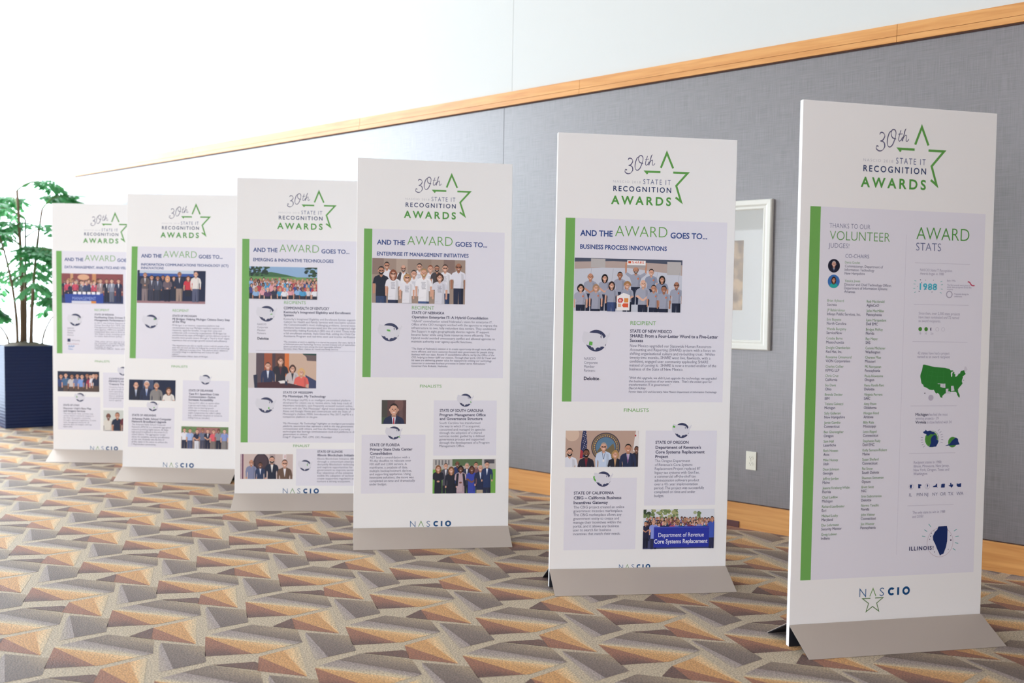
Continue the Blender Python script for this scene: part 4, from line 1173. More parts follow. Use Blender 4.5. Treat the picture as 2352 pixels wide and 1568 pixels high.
def board_emerging():
    B = Board('white award board with a large outdoor crowd photo and a meeting table photo', -2.0624, 7.4788, 0.0949, 0.0018, 0.0018)
    B.common(484, -8)
    B.headline('EMERGING & INNOVATIVE TECHNOLOGIES', 122, 593)
    B.photo((94, 1562, 596, 1803), (205, 1038, 972, 1405), ph_kentucky)
    B.photo((94, 894, 596, 1156), (198, 640, 963, 1033), ph_mississippi)
    B.icon(226, 1451, 59, 'ky'); B.icon(226, 765, 59, 'ms')
    P = Print(0.0004)
    P.text('RECIPIENTS', 353, 1527, 22, GTXT, 0.002, width=160)
    P.text('COMMONWEALTH OF KENTUCKY', 351, 1486, 20, TXT, 0.026, width=337)
    P.block(['Kentucky\'s Integrated Eligibility and Enrollment', 'System'], 351, 1458, 23, 16, TXT, 497, weight=0.026)
    P.block(['Kentucky\'s Integrated Eligibility and Enrollment System supports', 'Cabinet for Health and Family Services with innovative solutions to', 'the Commonwealth\'s most challenging problems. Several innovative', 'solutions have been incorporated into the core integrated eligibility', 'functionality making Kentucky\'s IEES one of a kind. These include', 'a full enrollment module, State Data Hub, adding the Child Care', 'Assistance Program and real-time asset and income verification.'], 352, 1407, 21.4, 14, BODY, 540)
    P.block(['"The innovation at work in eligibility is to shared the purpose. Our team, led by the', 'of Administration and Technology Services, worked tirelessly with all stakeholders to bring', 'about a product that is now among the most responsible delivery."', 'Secretary Adam Meier, Cabinet for Health and Family Services'], 352, 1237, 17.6, 11, BODY, 540, shear=0.2)
    B.put(P, 'printed_text'); P = Print(0.0004)
    P.block(['NASCIO', 'Corporate', 'Member', 'Partners:'], 158, 1365, 22.3, 14, BODY, 65)
    P.text('Deloitte', 159, 1257, 17, INKY, 0.028, width=83)
    P.rect(147, 1174, 900, 1177, '#c3c1cc')
    B.put(P, 'printed_text'); P = Print(0.0004)
    P.text('STATE OF MISSISSIPPI', 352, 854, 16, TXT, 0.026, width=218)
    P.text('My Mississippi, My Technology', 351, 826, 16, TXT, 0.026, width=318)
    P.block(['My Mississippi (myMS) is an intelligent personalized platform', 'developed for citizen use to receive alerts, help keep track of', 'important reminders, save frequently accessed content online,', 'interact with the "Ask Mississippi" digital voice assistant for Amazon', 'Alexa and Google Home and communicate with the State of', 'Mississippi\'s chatbot, MISSI. Introduced in May 2017, myMS is a', 'companion platform to ms.gov.'], 352, 799, 21.2, 14, BODY, 500)
    P.block(['"My Mississippi, My Technology" highlights an intelligent personalized', 'platform, innovations that represent a shift in the way government', 'communicates with citizens, and how the Mississippi is pursuing', 'technologies that leverage communication tools and platforms to drive', 'government to citizens."', 'Craig P. Orgeron, PhD, CPM, CIO, Mississippi'], 353, 623, 20.6, 13, BODY, 540, shear=0.2)
    B.put(P, 'printed_text')
    finalists(B, 'FINALIST', 431, 451, 122)
    B.photo((43, 208, 429, 396), (203, 642, 957, 1001), ph_illinois)
    B.text_box(453, 158, 920, 437)
    B.icon(521, 311, 42, 'il')
    P = Print(0.0004)
    P.text('STATE OF ILLINOIS', 611, 409, 16, TXT, 0.026, width=188)
    P.text('Illinois Blockchain Initiative', 612, 382, 16, TXT, 0.026, width=290)
    P.block(['Illinois Blockchain Initiative (IBI)', 'through a consortium attempts to', 'demystify Blockchain technologies', 'and explore opportunities for', 'government to improve services.', 'Key objectives of the initiative are:', 'enable the adoption of technology,', 'create supportive regulation and', 'nurture a strong ecosystem.'], 611, 356, 21.4, 14, BODY, 280)
    B.put(P, 'printed_text')
    B.footer(359, 100, 267, 36)

def board_enterprise():
    B = Board('white award board with a group in white T-shirts and sunglasses printed on it', -0.9907, 6.3443, 0.1618, 0.0009, 0.0258)
    B.common(1063, -4, 2011)
    B.headline('ENTERPRISE IT MANAGEMENT INITIATIVES', 128, 589)
    B.photo((100, 1539, 698, 1824), (235, 1035, 1138, 1472), ph_nebraska)
    B.icon(218, 1352, 59, 'ne')
    P = Print(0.0004)
    P.text('RECIPIENT', 356, 1501, 22, GTXT, 0.002, width=143)
    P.text('STATE OF NEBRASKA', 356, 1472, 16, TXT, 0.026, width=209)
    P.text('Operation Enterprise IT: A Hybrid Consolidation', 356, 1444, 16, TXT, 0.026, width=494)
    P.block([' "Hybrid" centralization suited Nebraska\'s vision for enterprise IT.', 'Office of the CIO managers worked with the agencies to migrate the', 'infrastructure to two, fully redundant data centers. They established', 'Site Support in eight geographically diverse regions. IT support', 'became faster while using State resources more efficiently. The', 'Hybrid model avoided unnecessary conflict and allowed agencies to', 'maintain authority over agency-specific functions.'], 355, 1419, 21.8, 14, BODY, 525)
    P.block(['"The State of Nebraska\'s mission is to create opportunity through more effective,', 'more efficient, and more customer-focused state government for people doing', 'business with our state. Recent IT consolidation efforts, led by the Office of the', 'CIO, helping us better fulfill our mission. Through their work, CIO Ed Toner and', 'his team are delivering greater value for taxpayers by utilizing our technology', 'resources to automate business processes to better serve Nebraskans."', 'Governor Pete Ricketts, Nebraska'], 357, 1243, 18.6, 12, BODY, 548, shear=0.2)
    B.put(P, 'printed_text')
    finalists(B, u=414, v=999, w=139)
    B.photo((171, 764, 327, 918), (293, 147, 508, 358), ph_portrait, 'portrait_photo')
    B.icon(251, 707, 42, 'fl')
    B.text_box(46, 320, 453, 696)
    B.text_box(504, 560, 915, 917)
    P = Print(0.0004)
    P.text('STATE OF FLORIDA', 99, 622, 17, TXT, 0.026, width=190)
    P.block(['Primary State Data Center', 'Consolidation'], 100, 594, 26, 17, TXT, 270, weight=0.026)
    P.block(['AST lead a consolidation with a', '90-day deadline to relocate over', '100 staff and 2,000 servers. A', 'mainframe, a petabyte of data,', 'multiple backup/network devices,', 'and supporting appliances. Using', 'innovative solutions, the move was', 'completed on-time and dramatically', 'under budget.'], 99, 544, 21.4, 14, BODY, 255)
    B.put(P, 'printed_text'); P = Print(0.0004)
    P.text('STATE OF SOUTH CAROLINA', 543, 843, 17, TXT, 0.026, width=285)
    P.block(['Program Management Office', 'and Governance Structure'], 543, 815, 25, 17, TXT, 300, weight=0.026)
    P.block(['South Carolina has transformed', 'the way in which IT is acquired,', 'consumed and managed by agencies', 'through the adoption of a shared', 'services model, guided by a defined', 'governance process and supported', 'through the development of a Program', 'Management Office.'], 543, 764, 21.2, 14, BODY, 265)
    B.put(P, 'printed_text')
    B.icon(709, 918, 42, 'sc')
    B.photo((503, 315, 913, 537), (742, 665, 1294, 964), ph_carolina)
    B.footer(363, 103, 264, 35)

def board_process():
    B = Board('white award board with a cheering team in grey shirts printed on it', 0.2246, 5.4137, 0.1423, 0.0002, -0.0119)
    B.common(1015)
    B.headline('BUSINESS PROCESS INNOVATIONS')
    B.photo((104, 1507, 705, 1793), (165, 22, 2240, 1062), ph_share)
    B.icon(232, 1347, 59, 'nm')
    P = Print(0.0004)
    P.text('RECIPIENT', 421, 1436, 21, GTXT, 0.004, width=143)
    P.text('STATE OF NEW MEXICO', 420, 1394, 16, TXT, 0.026, width=235)
    P.block(['SHARE: From a Four-Letter Word to a Five-Letter', 'Success'], 420, 1368, 25, 17, TXT, 500, weight=0.026)
    P.block(['New Mexico upgraded our Statewide Human Resources', 'Accounting and Reporting (SHARE) system with a focus on', 'shifting organizational culture and re-building trust.  Within', 'twenty-two months, SHARE went live, flawlessly, with a', 'confident, engaged user community applauding SHARE', 'instead of cursing it.  SHARE is now a trusted enabler of the', 'business of the State of New Mexico.'], 421, 1315, 21.2, 15, BODY, 461)
    P.block(['"With this upgrade, we didn\'t just upgrade the technology, we upgraded', 'the business practices of our entire state.  That\'s the sweet spot for', 'transformative IT in government."', 'Darryl Ackley'], 420, 1141, 18.8, 12.5, '#5c5c74', 498, shear=0.2)
    P.text('Former State CIO and Secretary, New Mexico Department of Information Technology', 420, 1066, 10.5, '#5c5c74', width=500, shear=0.2, res=2)
    B.put(P, 'printed_text'); P = Print(0.0004)
    P.block(['NASCIO', 'Corporate', 'Member', 'Partners:'], 168, 1242, 21.4, 14.5, BODY, 63)
    P.text('Deloitte', 168, 1133, 17, INKY, 0.028, width=85); P.ell(258, 1135, 2, 2, '#86bc40', 8)
    B.put(P, 'printed_text')
    finalists(B)
    B.photo((75, 658, 482, 857), (125, 213, 853, 577), ph_california)
    B.icon(289, 591, 42, 'ca')
    B.text_box(76, 202, 478, 598)
    B.text_box(522, 443, 928, 858)
    P = Print(0.0004)
    P.text('STATE OF CALIFORNIA', 127, 508, 15, TXT, 0.026, width=224)
    P.block(['CBIG \u2013 California Business', 'Incentives Gateway'], 127, 481, 26, 16, TXT, 266, weight=0.026)
    P.block(['The CBIG project created an online', 'government incentive marketplace.', 'The CBIG marketplace allows any', 'government entity to create and', 'manage their incentives within the', 'portal, and it allows any business', 'user to search for business', 'incentives that match their needs.'], 127, 431, 21, 14.5, BODY, 284)
    B.put(P, 'printed_text'); P = Print(0.0004)
    P.text('STATE OF OREGON', 578, 785, 15, TXT, 0.026, width=189)
    P.block(['Department of Revenue\'s', 'Core Systems Replacement', 'Project'], 579, 757, 25.5, 16, TXT, 260, weight=0.026)
    P.block(['The Oregon Department', 'of Revenue\'s Core Systems', 'Replacement Project replaced 87', 'legacy tax systems with GenTax,', 'a commercial off-the-shelf tax', 'administration software product', 'over a 4\u00bd year implementation', 'period. The project was successfully', 'completed on time and under', 'budget.'], 578, 683, 21.4, 14.5, BODY, 200)
    B.put(P, 'printed_text')
    B.icon(727, 858, 42, 'or')
    B.photo((520, 201, 926, 421), (907, 995, 1611, 1395), ph_oregon)
    B.footer(390, 93, 177, 24)

def burst(P, cx, cy, r0, r1, angs, col, w):
    for a in angs:
        t = math.radians(a)
        P.stroke([(cx + r0 * math.cos(t), cy + r0 * math.sin(t)), (cx + r1 * math.cos(t), cy + r1 * math.sin(t))], w, col)

def board_judges():
    B = Board('white board nearest the camera listing volunteer judges and award stats', 1.2777, 4.4977, 0.2325, 0.0037, -0.009)
    B.common(301, -1, 1990)
    P = Print(0.0004)
    P.text('THANKS TO OUR', 146, 1897, 21, '#5f6487', -0.012, width=206)
    P.text('VOLUNTEER', 149, 1843, 41, '#5d9a4c', -0.012, width=305, res=4)
    P.text('JUDGES!', 144, 1808, 21, '#5f6487', -0.012, width=104)
    P.text('AWARD', 591, 1860, 57, '#4f9440', -0.010, width=280, res=4)
    P.text('STATS', 591, 1809, 36, '#4a5683', -0.012, width=131)
    P.text('CO-CHAIRS', 230, 1765, 17, '#60648a', -0.008, width=120)
    B.put(P, 'headline_text')
    for i, (cx, cy, bgc) in enumerate(((174, 1727, '#1f2134'), (175, 1657, '#3f72b4'))):
        P = Print(0.00045)
        P.ell(cx, cy, 30, 30.5, bgc, 32)
        P.map = lambda x, y, cx=cx, cy=cy: (cx + x, cy - y)
        if i == 0:
            P.poly([(-22, 18), (-10, 8), (10, 8), (22, 18), (18, 25), (0, 30), (-18, 25)], '#23263a')
            P.poly([(-5, 7), (5, 7), (0, 26)], '#d9dcea'); P.poly([(-1.6, 9), (1.6, 9), (1.8, 22), (0, 25), (-1.8, 22)], '#33406a')
            face(P, 0, -8, 9.5, '#d0a090', '#b9b4b4', 'short')
        else:
            P.poly([(-20, 16), (-8, 8), (8, 8), (20, 16), (18, 25), (0, 30), (-18, 25)], '#2fb0a8')
            face(P, 0, -8, 9, '#c98a6c', '#3a2420', 'long')
        B.put(P, 'portrait_photo')
    P = Print(0.0004)
    n_, d_ = '#6f9a68', '#4a4a6a'
    P.text('Denis Goulet', 229, 1739, 11, n_, width=76)
    P.block(['Commissioner, Department of', 'Information Technology', 'New Hampshire'], 229, 1722, 16.3, 11.5, d_, 194)
    P.text('Yessica Jones', 230, 1656, 11, n_, width=78)
    P.block(['Director and Chief Technology Officer,', 'Department of Information Systems', 'Arkansas'], 229, 1639, 16, 11.5, d_, 241)
    B.put(P, 'printed_text')
    left = ['Brian Aylward|Socrata', 'JP Balakrishnan|Infosys Public Services, Inc.', 'Eric Boyette|North Carolina', 'Wanda Burgamy|ServiceNow', 'Crosby Burns|Massachusetts', 'Dwight Chamberlain|Red Hat, Inc.', 'Roseanne Cinnamond|ViON Corporation', 'Charles Collier|KPMG LLP', 'Chris Cruz|California', 'Stu Davis|Ohio', 'Brenda Decker|IBM', 'Tiziana Galeazzi|Michigan', 'Sally Gallerani|New Hampshire', 'Jamie Gamble|Connecticut', 'Ben Gherezgiher|Oregon', 'Sam Hall|Laserfiche', 'Beth Howen|Atos', 'Mike Hussey|Utah', 'Dean Johnson|Georgia', 'Jeffrey Jordan|Maine', 'Joanne Krieberg-Wolin|Florida', 'Chad Laidlaw|Michigan', 'Richard Leadbeater|Esri', 'Michael Leahy|Maryland', 'Dan Lohrmann|Security Mentor', 'Greig Lubeen|Indiana']
    right = ['Rob Macdonald|AgileCxO', 'John MacMillan|Pennsylvania', 'Lynn Marquedant|Dell EMC', 'Bridget McKay|Florida', 'Ray Meyer|SAS', 'Connie Michener|Washington', 'Cherese Mise|Missouri', 'PK Narayanan|Pennsylvania', 'Paula Newsome|Oregon', 'Renu Pandit-Pant|Deloitte', 'Virginia Perrera|SAIC', 'Amy Powe|Oklahoma', 'Morgan Reed|Arizona', 'Billy Rials|Mississippi', 'Leon Rippel|Connecticut', 'Stephanie Rudy|Dell EMC', 'Kelly Samson-Rickert|Maine', 'Susan Shellard|Connecticut', 'Pat Snow|South Dakota', 'Shannon Stoneman|Optum', 'Brett Stott|NIC', 'Srini Subramanian|Deloitte', 'Norma Tansillo|Florida', 'John Vittner|Connecticut', 'Jim Weaver|Pennsylvania']
    P = Print(0.0004)
    _t = text_mesh('Infosys Public Services, Inc.', 0, 0, 1, 2)
    NX = 170 / (_t[3] - _t[2])
    for u, names in ((146, left), (343, right)):
        for i, s in enumerate(names):
            a, b = s.split('|')
            v = 1565 - i * 42.5
            P.text(a, u, v, 11.5, n_, sx=NX * 0.93)
            P.text(b, u, v - 18, 12, d_, 0.002, sx=NX)
    B.put(P, 'name_list')
    # award stats column
    P = Print(0.0004)
    g_ = '#9d97ac'
    P.rect(538, 400, 539.5, 1880, '#cbc7d4')
    for v in (1752, 1561, 1389, 1091, 870, 626): P.rect(588, v, 880 if v > 1300 else 834, v + 1.6, '#c0bbca')
    P.block(['NASCIO State IT Recognition', 'Awards began in 1988'], 616, 1715, 16.5, 12, g_, 169)
    P.block(['Since then, over 2,300 state projects', 'have been nominated and 72 named', 'as award recipients.'], 616, 1515, 17.5, 12.5, g_, 218)
    P.block(['42 states have had a project', 'named as an award recipient'], 616, 1331, 17, 12.5, g_, 169)
    P.text('Michigan', 615, 1046, 12.5, TXT, 0.02, width=68); P.text('has had the most', 688, 1046, 12.5, g_, width=98)
    P.text('winning projects - 39', 616, 1028, 12.5, g_, width=122)
    P.text('Virginia', 615, 1010, 12.5, TXT, 0.02, width=58); P.text('is close behind with 34', 677, 1010, 12.5, g_, width=130)
    P.block(['Recipient states in 1988:', 'Illinois, Minnesota, New Jersey,', 'New York, Oregon, Texas and', 'Washington'], 614, 823, 17.8, 12.5, g_, 148)
    P.block(['The only state to win in 1988', 'and 2018?'], 615, 589, 19.5, 12.5, g_, 174)
    P.block(['Early 1990s'], 759, 1671, 10, 8, g_, 45)
    P.block(['The first awards were given to', 'seven state programs across the', 'country'], 760, 1651, 9.5, 7.5, g_, 124); P.block(['Presented during the', 'conference'], 799, 1610, 11, 8, g_, 78)
    for i, s in enumerate(('10', '10', '2.6')): P.text(s, 621 + i * 30, 1424, 9, g_, sx=12)
    for i, s in enumerate(('IL', 'MN', 'NJ', 'NY', 'OR', 'TX', 'WA')):
        P.text(s, (594, 634, 675, 717, 759, 801, 846)[i], 671, 15, '#7a7a94', -0.006)
    P.text('ILLINOIS!', 603, 417, 17.5, '#2a2a5c', 0.024, width=129, spacing=1.25)
    B.put(P, 'award_stats_text')
    P = Print(0.00042)
    P.text('1988', 616, 1630, 28, '#4fb4c8', 0.035, width=92, spacing=1.1)
    burst(P, 661, 1645, 68, 78, (20, 8, -8, -22, 160, 172, 188, 202), '#6cb8b4', 2.5)
    for x, y, r in ((619, 1675, 2.4), (646, 1674, 1.8), (688, 1675, 1.8), (626, 1662, 2.2), (614, 1622, 2.6), (650, 1632, 2), (700, 1645, 2), (682, 1620, 2), (606, 1644, 1.6), (668, 1640, 2), (640, 1650, 1.6)): P.ell(x, y, r, r, '#3a2f5a', 8)
    P.ring(774, 1611, 17, 3, '#a09aae'); P.ring(774, 1611, 13, 1.2, '#b8b2c2')
    P.stroke(spline([(870, 1672), (880, 1670), (887, 1661), (895, 1655), (908, 1655)]), 5.5, '#c0405f')
    for x in (626, 657): P.ell(x, 1448, 9.6, 9.6, '#4d8a3c')
    P.ell(688, 1448, 9.6, 9.6, '#4a4660', 14, math.pi * .62, math.pi * 1.38)
    for x in (716, 747): P.ring(x, 1448, 9, 1.2, '#b3adbe')
    B.put(P, 'award_stats_icons')
    P = Print(0.00042)
    w = (634, 1128, 250, 156)
    P.poly(us_points(US, *w), '#2f7d35')
    for s in ('ok', 'la', 'al', 'me'): P.poly(us_points(STATES[s], *w), '#d3cfda')
    for la in (42, 37, 45): P.stroke(us_points([(lo, la) for lo in range(-116, -94, 3)], *w), 0.8, '#3f8d45')
    for lo in (-117, -111, -104, -97): P.stroke(us_points([(lo, la) for la in range(33, 49, 3)], *w), 0.8, '#3f8d45')
    P.ell(661, 1151, 3.2, 3.2, '#3a3a4a', 8); P.ell(694, 1130, 14, 14, '#bab4c4', 12); P.ell(866, 1212, 2, 2, '#3a3a4a', 8)
    B.put(P, 'country_map')
    P = Print(0.00042)
    nv = '#1d3570'
    P.ell(707, 937, 38, 39, '#5a9a4c'); P.ell(709, 937, 34, 37, '#d9d5df'); P.ell(706, 937, 32, 35, '#4c8a3c')
    burst(P, 707, 937, 48, 60, (50, 36, 22, 10, -4, 172, 184, 196, 208, 220, -18), '#8a86a0', 2)
    P.poly([(657, 970), (668, 975), (672, 981), (680, 974), (696, 977), (706, 971), (716, 970), (722, 962), (712, 958), (700, 961), (690, 955), (684, 950), (676, 960), (664, 963)], nv)
    P.poly([(693, 899), (730, 901), (738, 916), (741, 928), (733, 936), (728, 930), (732, 945), (724, 956), (714, 954), (706, 948), (700, 936), (702, 920)], nv)
    P.ell(817, 921, 24, 25, '#5a9a4c'); P.ell(817, 921, 20, 22, '#4c8a3c')
    P.poly([(776, 904), (790, 909), (802, 912), (812, 926), (822, 934), (834, 943), (846, 936), (848, 924), (856, 910), (836, 907)], nv)
    small = [[(4, 8), (2, -6), (-1, -13), (-6, -4), (-8, 0), (-5, 8)], [(-9, 10), (7, 8), (10, 4), (2, 0), (4, -10), (-8, -10)], [(-1, 9), (4, 4), (2, -4), (-1, -8), (-3, -5), (1, 0), (-3, 4)], [(-14, -6), (-10, 0), (0, 2), (4, 10), (9, 10), (9, -4), (14, -8), (4, -6)], [(-10, 7), (-2, 9), (10, 9), (9, -9), (-11, -9)], [(-4, 12), (2, 12), (2, 5), (12, 4), (11, -4), (2, -11), (-2, -5), (-8, -4), (-13, 1), (-4, 2)], [(-12, 8), (-8, 10), (-6, 6), (12, 10), (12, -8), (-4, -8), (-12, -2)]]
    for cx, sh in zip((605, 650, 690, 733, 774, 816, 859), small):
        if cx in (605, 690): P.ring(cx, 716, 13, 1.2, '#b0aabc', 20)
        P.poly([(cx + x, 717 + y) for x, y in sh], nv)
    P.ring(768, 450, 70, 1.4, '#b59aa0', 40)
    P.poly([(756, 525), (802, 526), (806, 510), (806, 455), (800, 425), (788, 395), (775, 391), (770, 386), (762, 402), (752, 420), (742, 442), (730, 462), (728, 480), (738, 500), (750, 510)], '#152c63')
    burst(P, 768, 462, 82, 100, (28, 8, -12, -32, 130, 150, 168), '#4aa3a0', 3)
    for x, y, r in ((716, 480, 2.6), (720, 494, 2.2), (712, 466, 2.2), (733, 505, 2), (825, 458, 4), (823, 480, 2), (813, 415, 2), (740, 405, 2.6)): P.ell(x, y, r, r, '#3a2f4a', 10)
    B.put(P, 'state_pictograms')
    B.footer(354, 211, 262, 36, True)

for f in (board_data, board_ict, board_emerging, board_enterprise, board_process, board_judges):
    f()

# ------------------------------------------------------------------ wall fittings
def wall_pt(s, z, off=0.0):
    """point on the fabric wall, s along it and off into the room (metres)"""
    c, n = math.cos(ROOM_A), math.sin(ROOM_A)
    return Vector((ROOM_O.x + c * s + n * off, ROOM_O.y + n * s - c * off, z))

def build_picture():
    w, h = 0.74, (2.302 - 1.261) * S
    s1, z0 = 2.364 * S, 1.261 * S
    o = empty('framed_picture', 'white framed picture hanging on the fabric wall, half hidden by a board', 'picture', wall_pt(s1 - w, z0), ROOM_A)
    fw, dp = 0.062, 0.034
    bm = bmesh.new()
    prof = [(0, 0), (0, dp * .8), (0.006, dp), (0.030, dp * .92), (0.042, dp * .7), (0.050, dp * .74), (0.056, dp * .72), (fw, dp * .5), (fw, 0)]
    corners = [(0, 0, 1, 1), (w, 0, -1, 1), (w, h, -1, -1), (0, h, 1, -1)]
    rings = [[bm.verts.new((cx + dx * a, -b - 0.002, cz + dz * a)) for a, b in prof] for cx, cz, dx, dz in corners]
    for i in range(4):
        A, B_ = rings[i], rings[(i + 1) % 4]
        for j in range(len(prof)):
            k = (j + 1) % len(prof)
            bm.faces.new((A[j], B_[j], B_[k], A[k]))
    bmesh.ops.recalc_face_normals(bm, faces=bm.faces)
    f = from_bm('picture_frame', bm, mat('ivory_frame_lacquer', rgb(240, 240, 232), 0.3), o)
    bm = bmesh.new()
    mw = 0.135
    x0, x1, y0, y1 = fw - .006, w - fw + .006, fw - .006, h - fw + .006
    ox0, ox1, oy0, oy1 = fw + mw, w - fw - mw, fw + 0.19, h - fw - 0.19
    for a in ((x0, x1, y0, oy0), (x0, x1, oy1, y1), (x0, ox0, oy0, oy1), (ox1, x1, oy0, oy1)):
        box(bm, a[0], a[1], -0.012, -0.010, a[2], a[3])
    from_bm('mat_board', bm, mat('white_mat_board', rgb(244, 245, 242), 0.8), o)
    bm = bmesh.new()
    bm.faces.new([bm.verts.new(p) for p in ((ox0, -0.009, oy0), (ox1, -0.009, oy0), (ox1, -0.009, oy1), (ox0, -0.009, oy1))])
    m = mat('sepia_print', rgb(206, 178, 140), 0.7)
    nt, N, L, B = nodes_of(m)
    tc = N.new('ShaderNodeTexCoord'); nz = N.new('ShaderNodeTexNoise'); nz.inputs['Scale'].default_value = 9; nz.inputs['Detail'].default_value = 5
    rp = N.new('ShaderNodeValToRGB')
    rp.color_ramp.elements[0].position = 0.3; rp.color_ramp.elements[0].color = rgb(120, 100, 88)
    rp.color_ramp.elements[1].position = 0.62; rp.color_ramp.elements[1].color = rgb(232, 206, 168)
    L.new(tc.outputs['Object'], nz.inputs[0]); L.new(nz.outputs['Fac'], rp.inputs[0]); L.new(rp.outputs[0], B.inputs['Base Color'])
    from_bm('art_print', bm, m, o)
    bm = bmesh.new()
    bm.faces.new([bm.verts.new(p) for p in ((x0, -0.0155, y0), (x1, -0.0155, y0), (x1, -0.0155, y1), (x0, -0.0155, y1))])
    from_bm('picture_glass', bm, PICTURE_GLASS, o)

def build_outlet():
    w, h = 0.072, 0.118
    o = empty('wall_outlet', 'small white duplex wall outlet on the fabric wall above the baseboard', 'outlet', wall_pt(2.2415 * S, 0.4855 * S), ROOM_A)
    bm = bmesh.new()
    box(bm, -w / 2, w / 2, -0.008, 0.0, -h / 2, h / 2)
    bevel(bm, 0.003, 2)
    ivory = mat('ivory_plastic', rgb(238, 236, 222), 0.35)
    from_bm('cover_plate', bm, ivory, o)
    for q in (-1, 1):
        bm = bmesh.new()
        n = 20
        vs = [[bm.verts.new((0.0165 * max(-.95, min(.95, 1.05 * math.cos(2 * math.pi * i / n))), y, q * 0.0195 + 0.0145 * math.sin(2 * math.pi * i / n))) for i in range(n)] for y in (-0.0078, -0.0102)]
        bm.faces.new(vs[1])
        for i in range(n): bm.faces.new((vs[0][i], vs[0][(i + 1) % n], vs[1][(i + 1) % n], vs[1][i]))
        bmesh.ops.recalc_face_normals(bm, faces=bm.faces)
        r = from_bm('receptacle', bm, ivory, o)
        bm = bmesh.new()
        z = q * 0.0195
        box(bm, -0.008, -0.0058, -0.0105, -0.0100, z - .001, z + .008)
        box(bm, 0.0055, 0.0075, -0.0105, -0.0100, z, z + .0075)
        vs = [bm.verts.new((0.0026 * math.cos(a * .785), -0.0105, z - .007 + 0.0026 * math.sin(a * .785))) for a in range(8)]
        bm.faces.new(vs)
        from_bm('slots', bm, mat('socket_slot', rgb(70, 62, 56), 0.7), r)
    bm = bmesh.new()
    vs = [bm.verts.new((0.0032 * math.cos(a * .524), -0.0088, 0.0032 * math.sin(a * .524))) for a in range(12)]
    bm.faces.new(vs)
    from_bm('screw', bm, mat('plate_screw', rgb(190, 186, 170), 0.3, metal=0.7), o)

def build_low_plate():
    # dark plate at the foot of the baseboard, its right end showing beside the fifth board
    s1 = LOWPLATE_S1
    bm = bmesh.new()
    box(bm, s1 - 0.30, s1, -0.024, -0.018, 0.006, 0.047)
    bevel(bm, 0.0015, 1)
    o = in_room(from_bm('cover_plate', bm, mat('maroon_brown_metal', rgb(96, 58, 58), 0.45)))
    o.location = ROOM_O
    o['label'] = 'dark brown plate low on the wooden baseboard, right of the grey-shirt team board'
    o['category'] = 'cover plate'
LOWPLATE_S1 = 1.985
build_picture()
build_outlet()
build_low_plate()

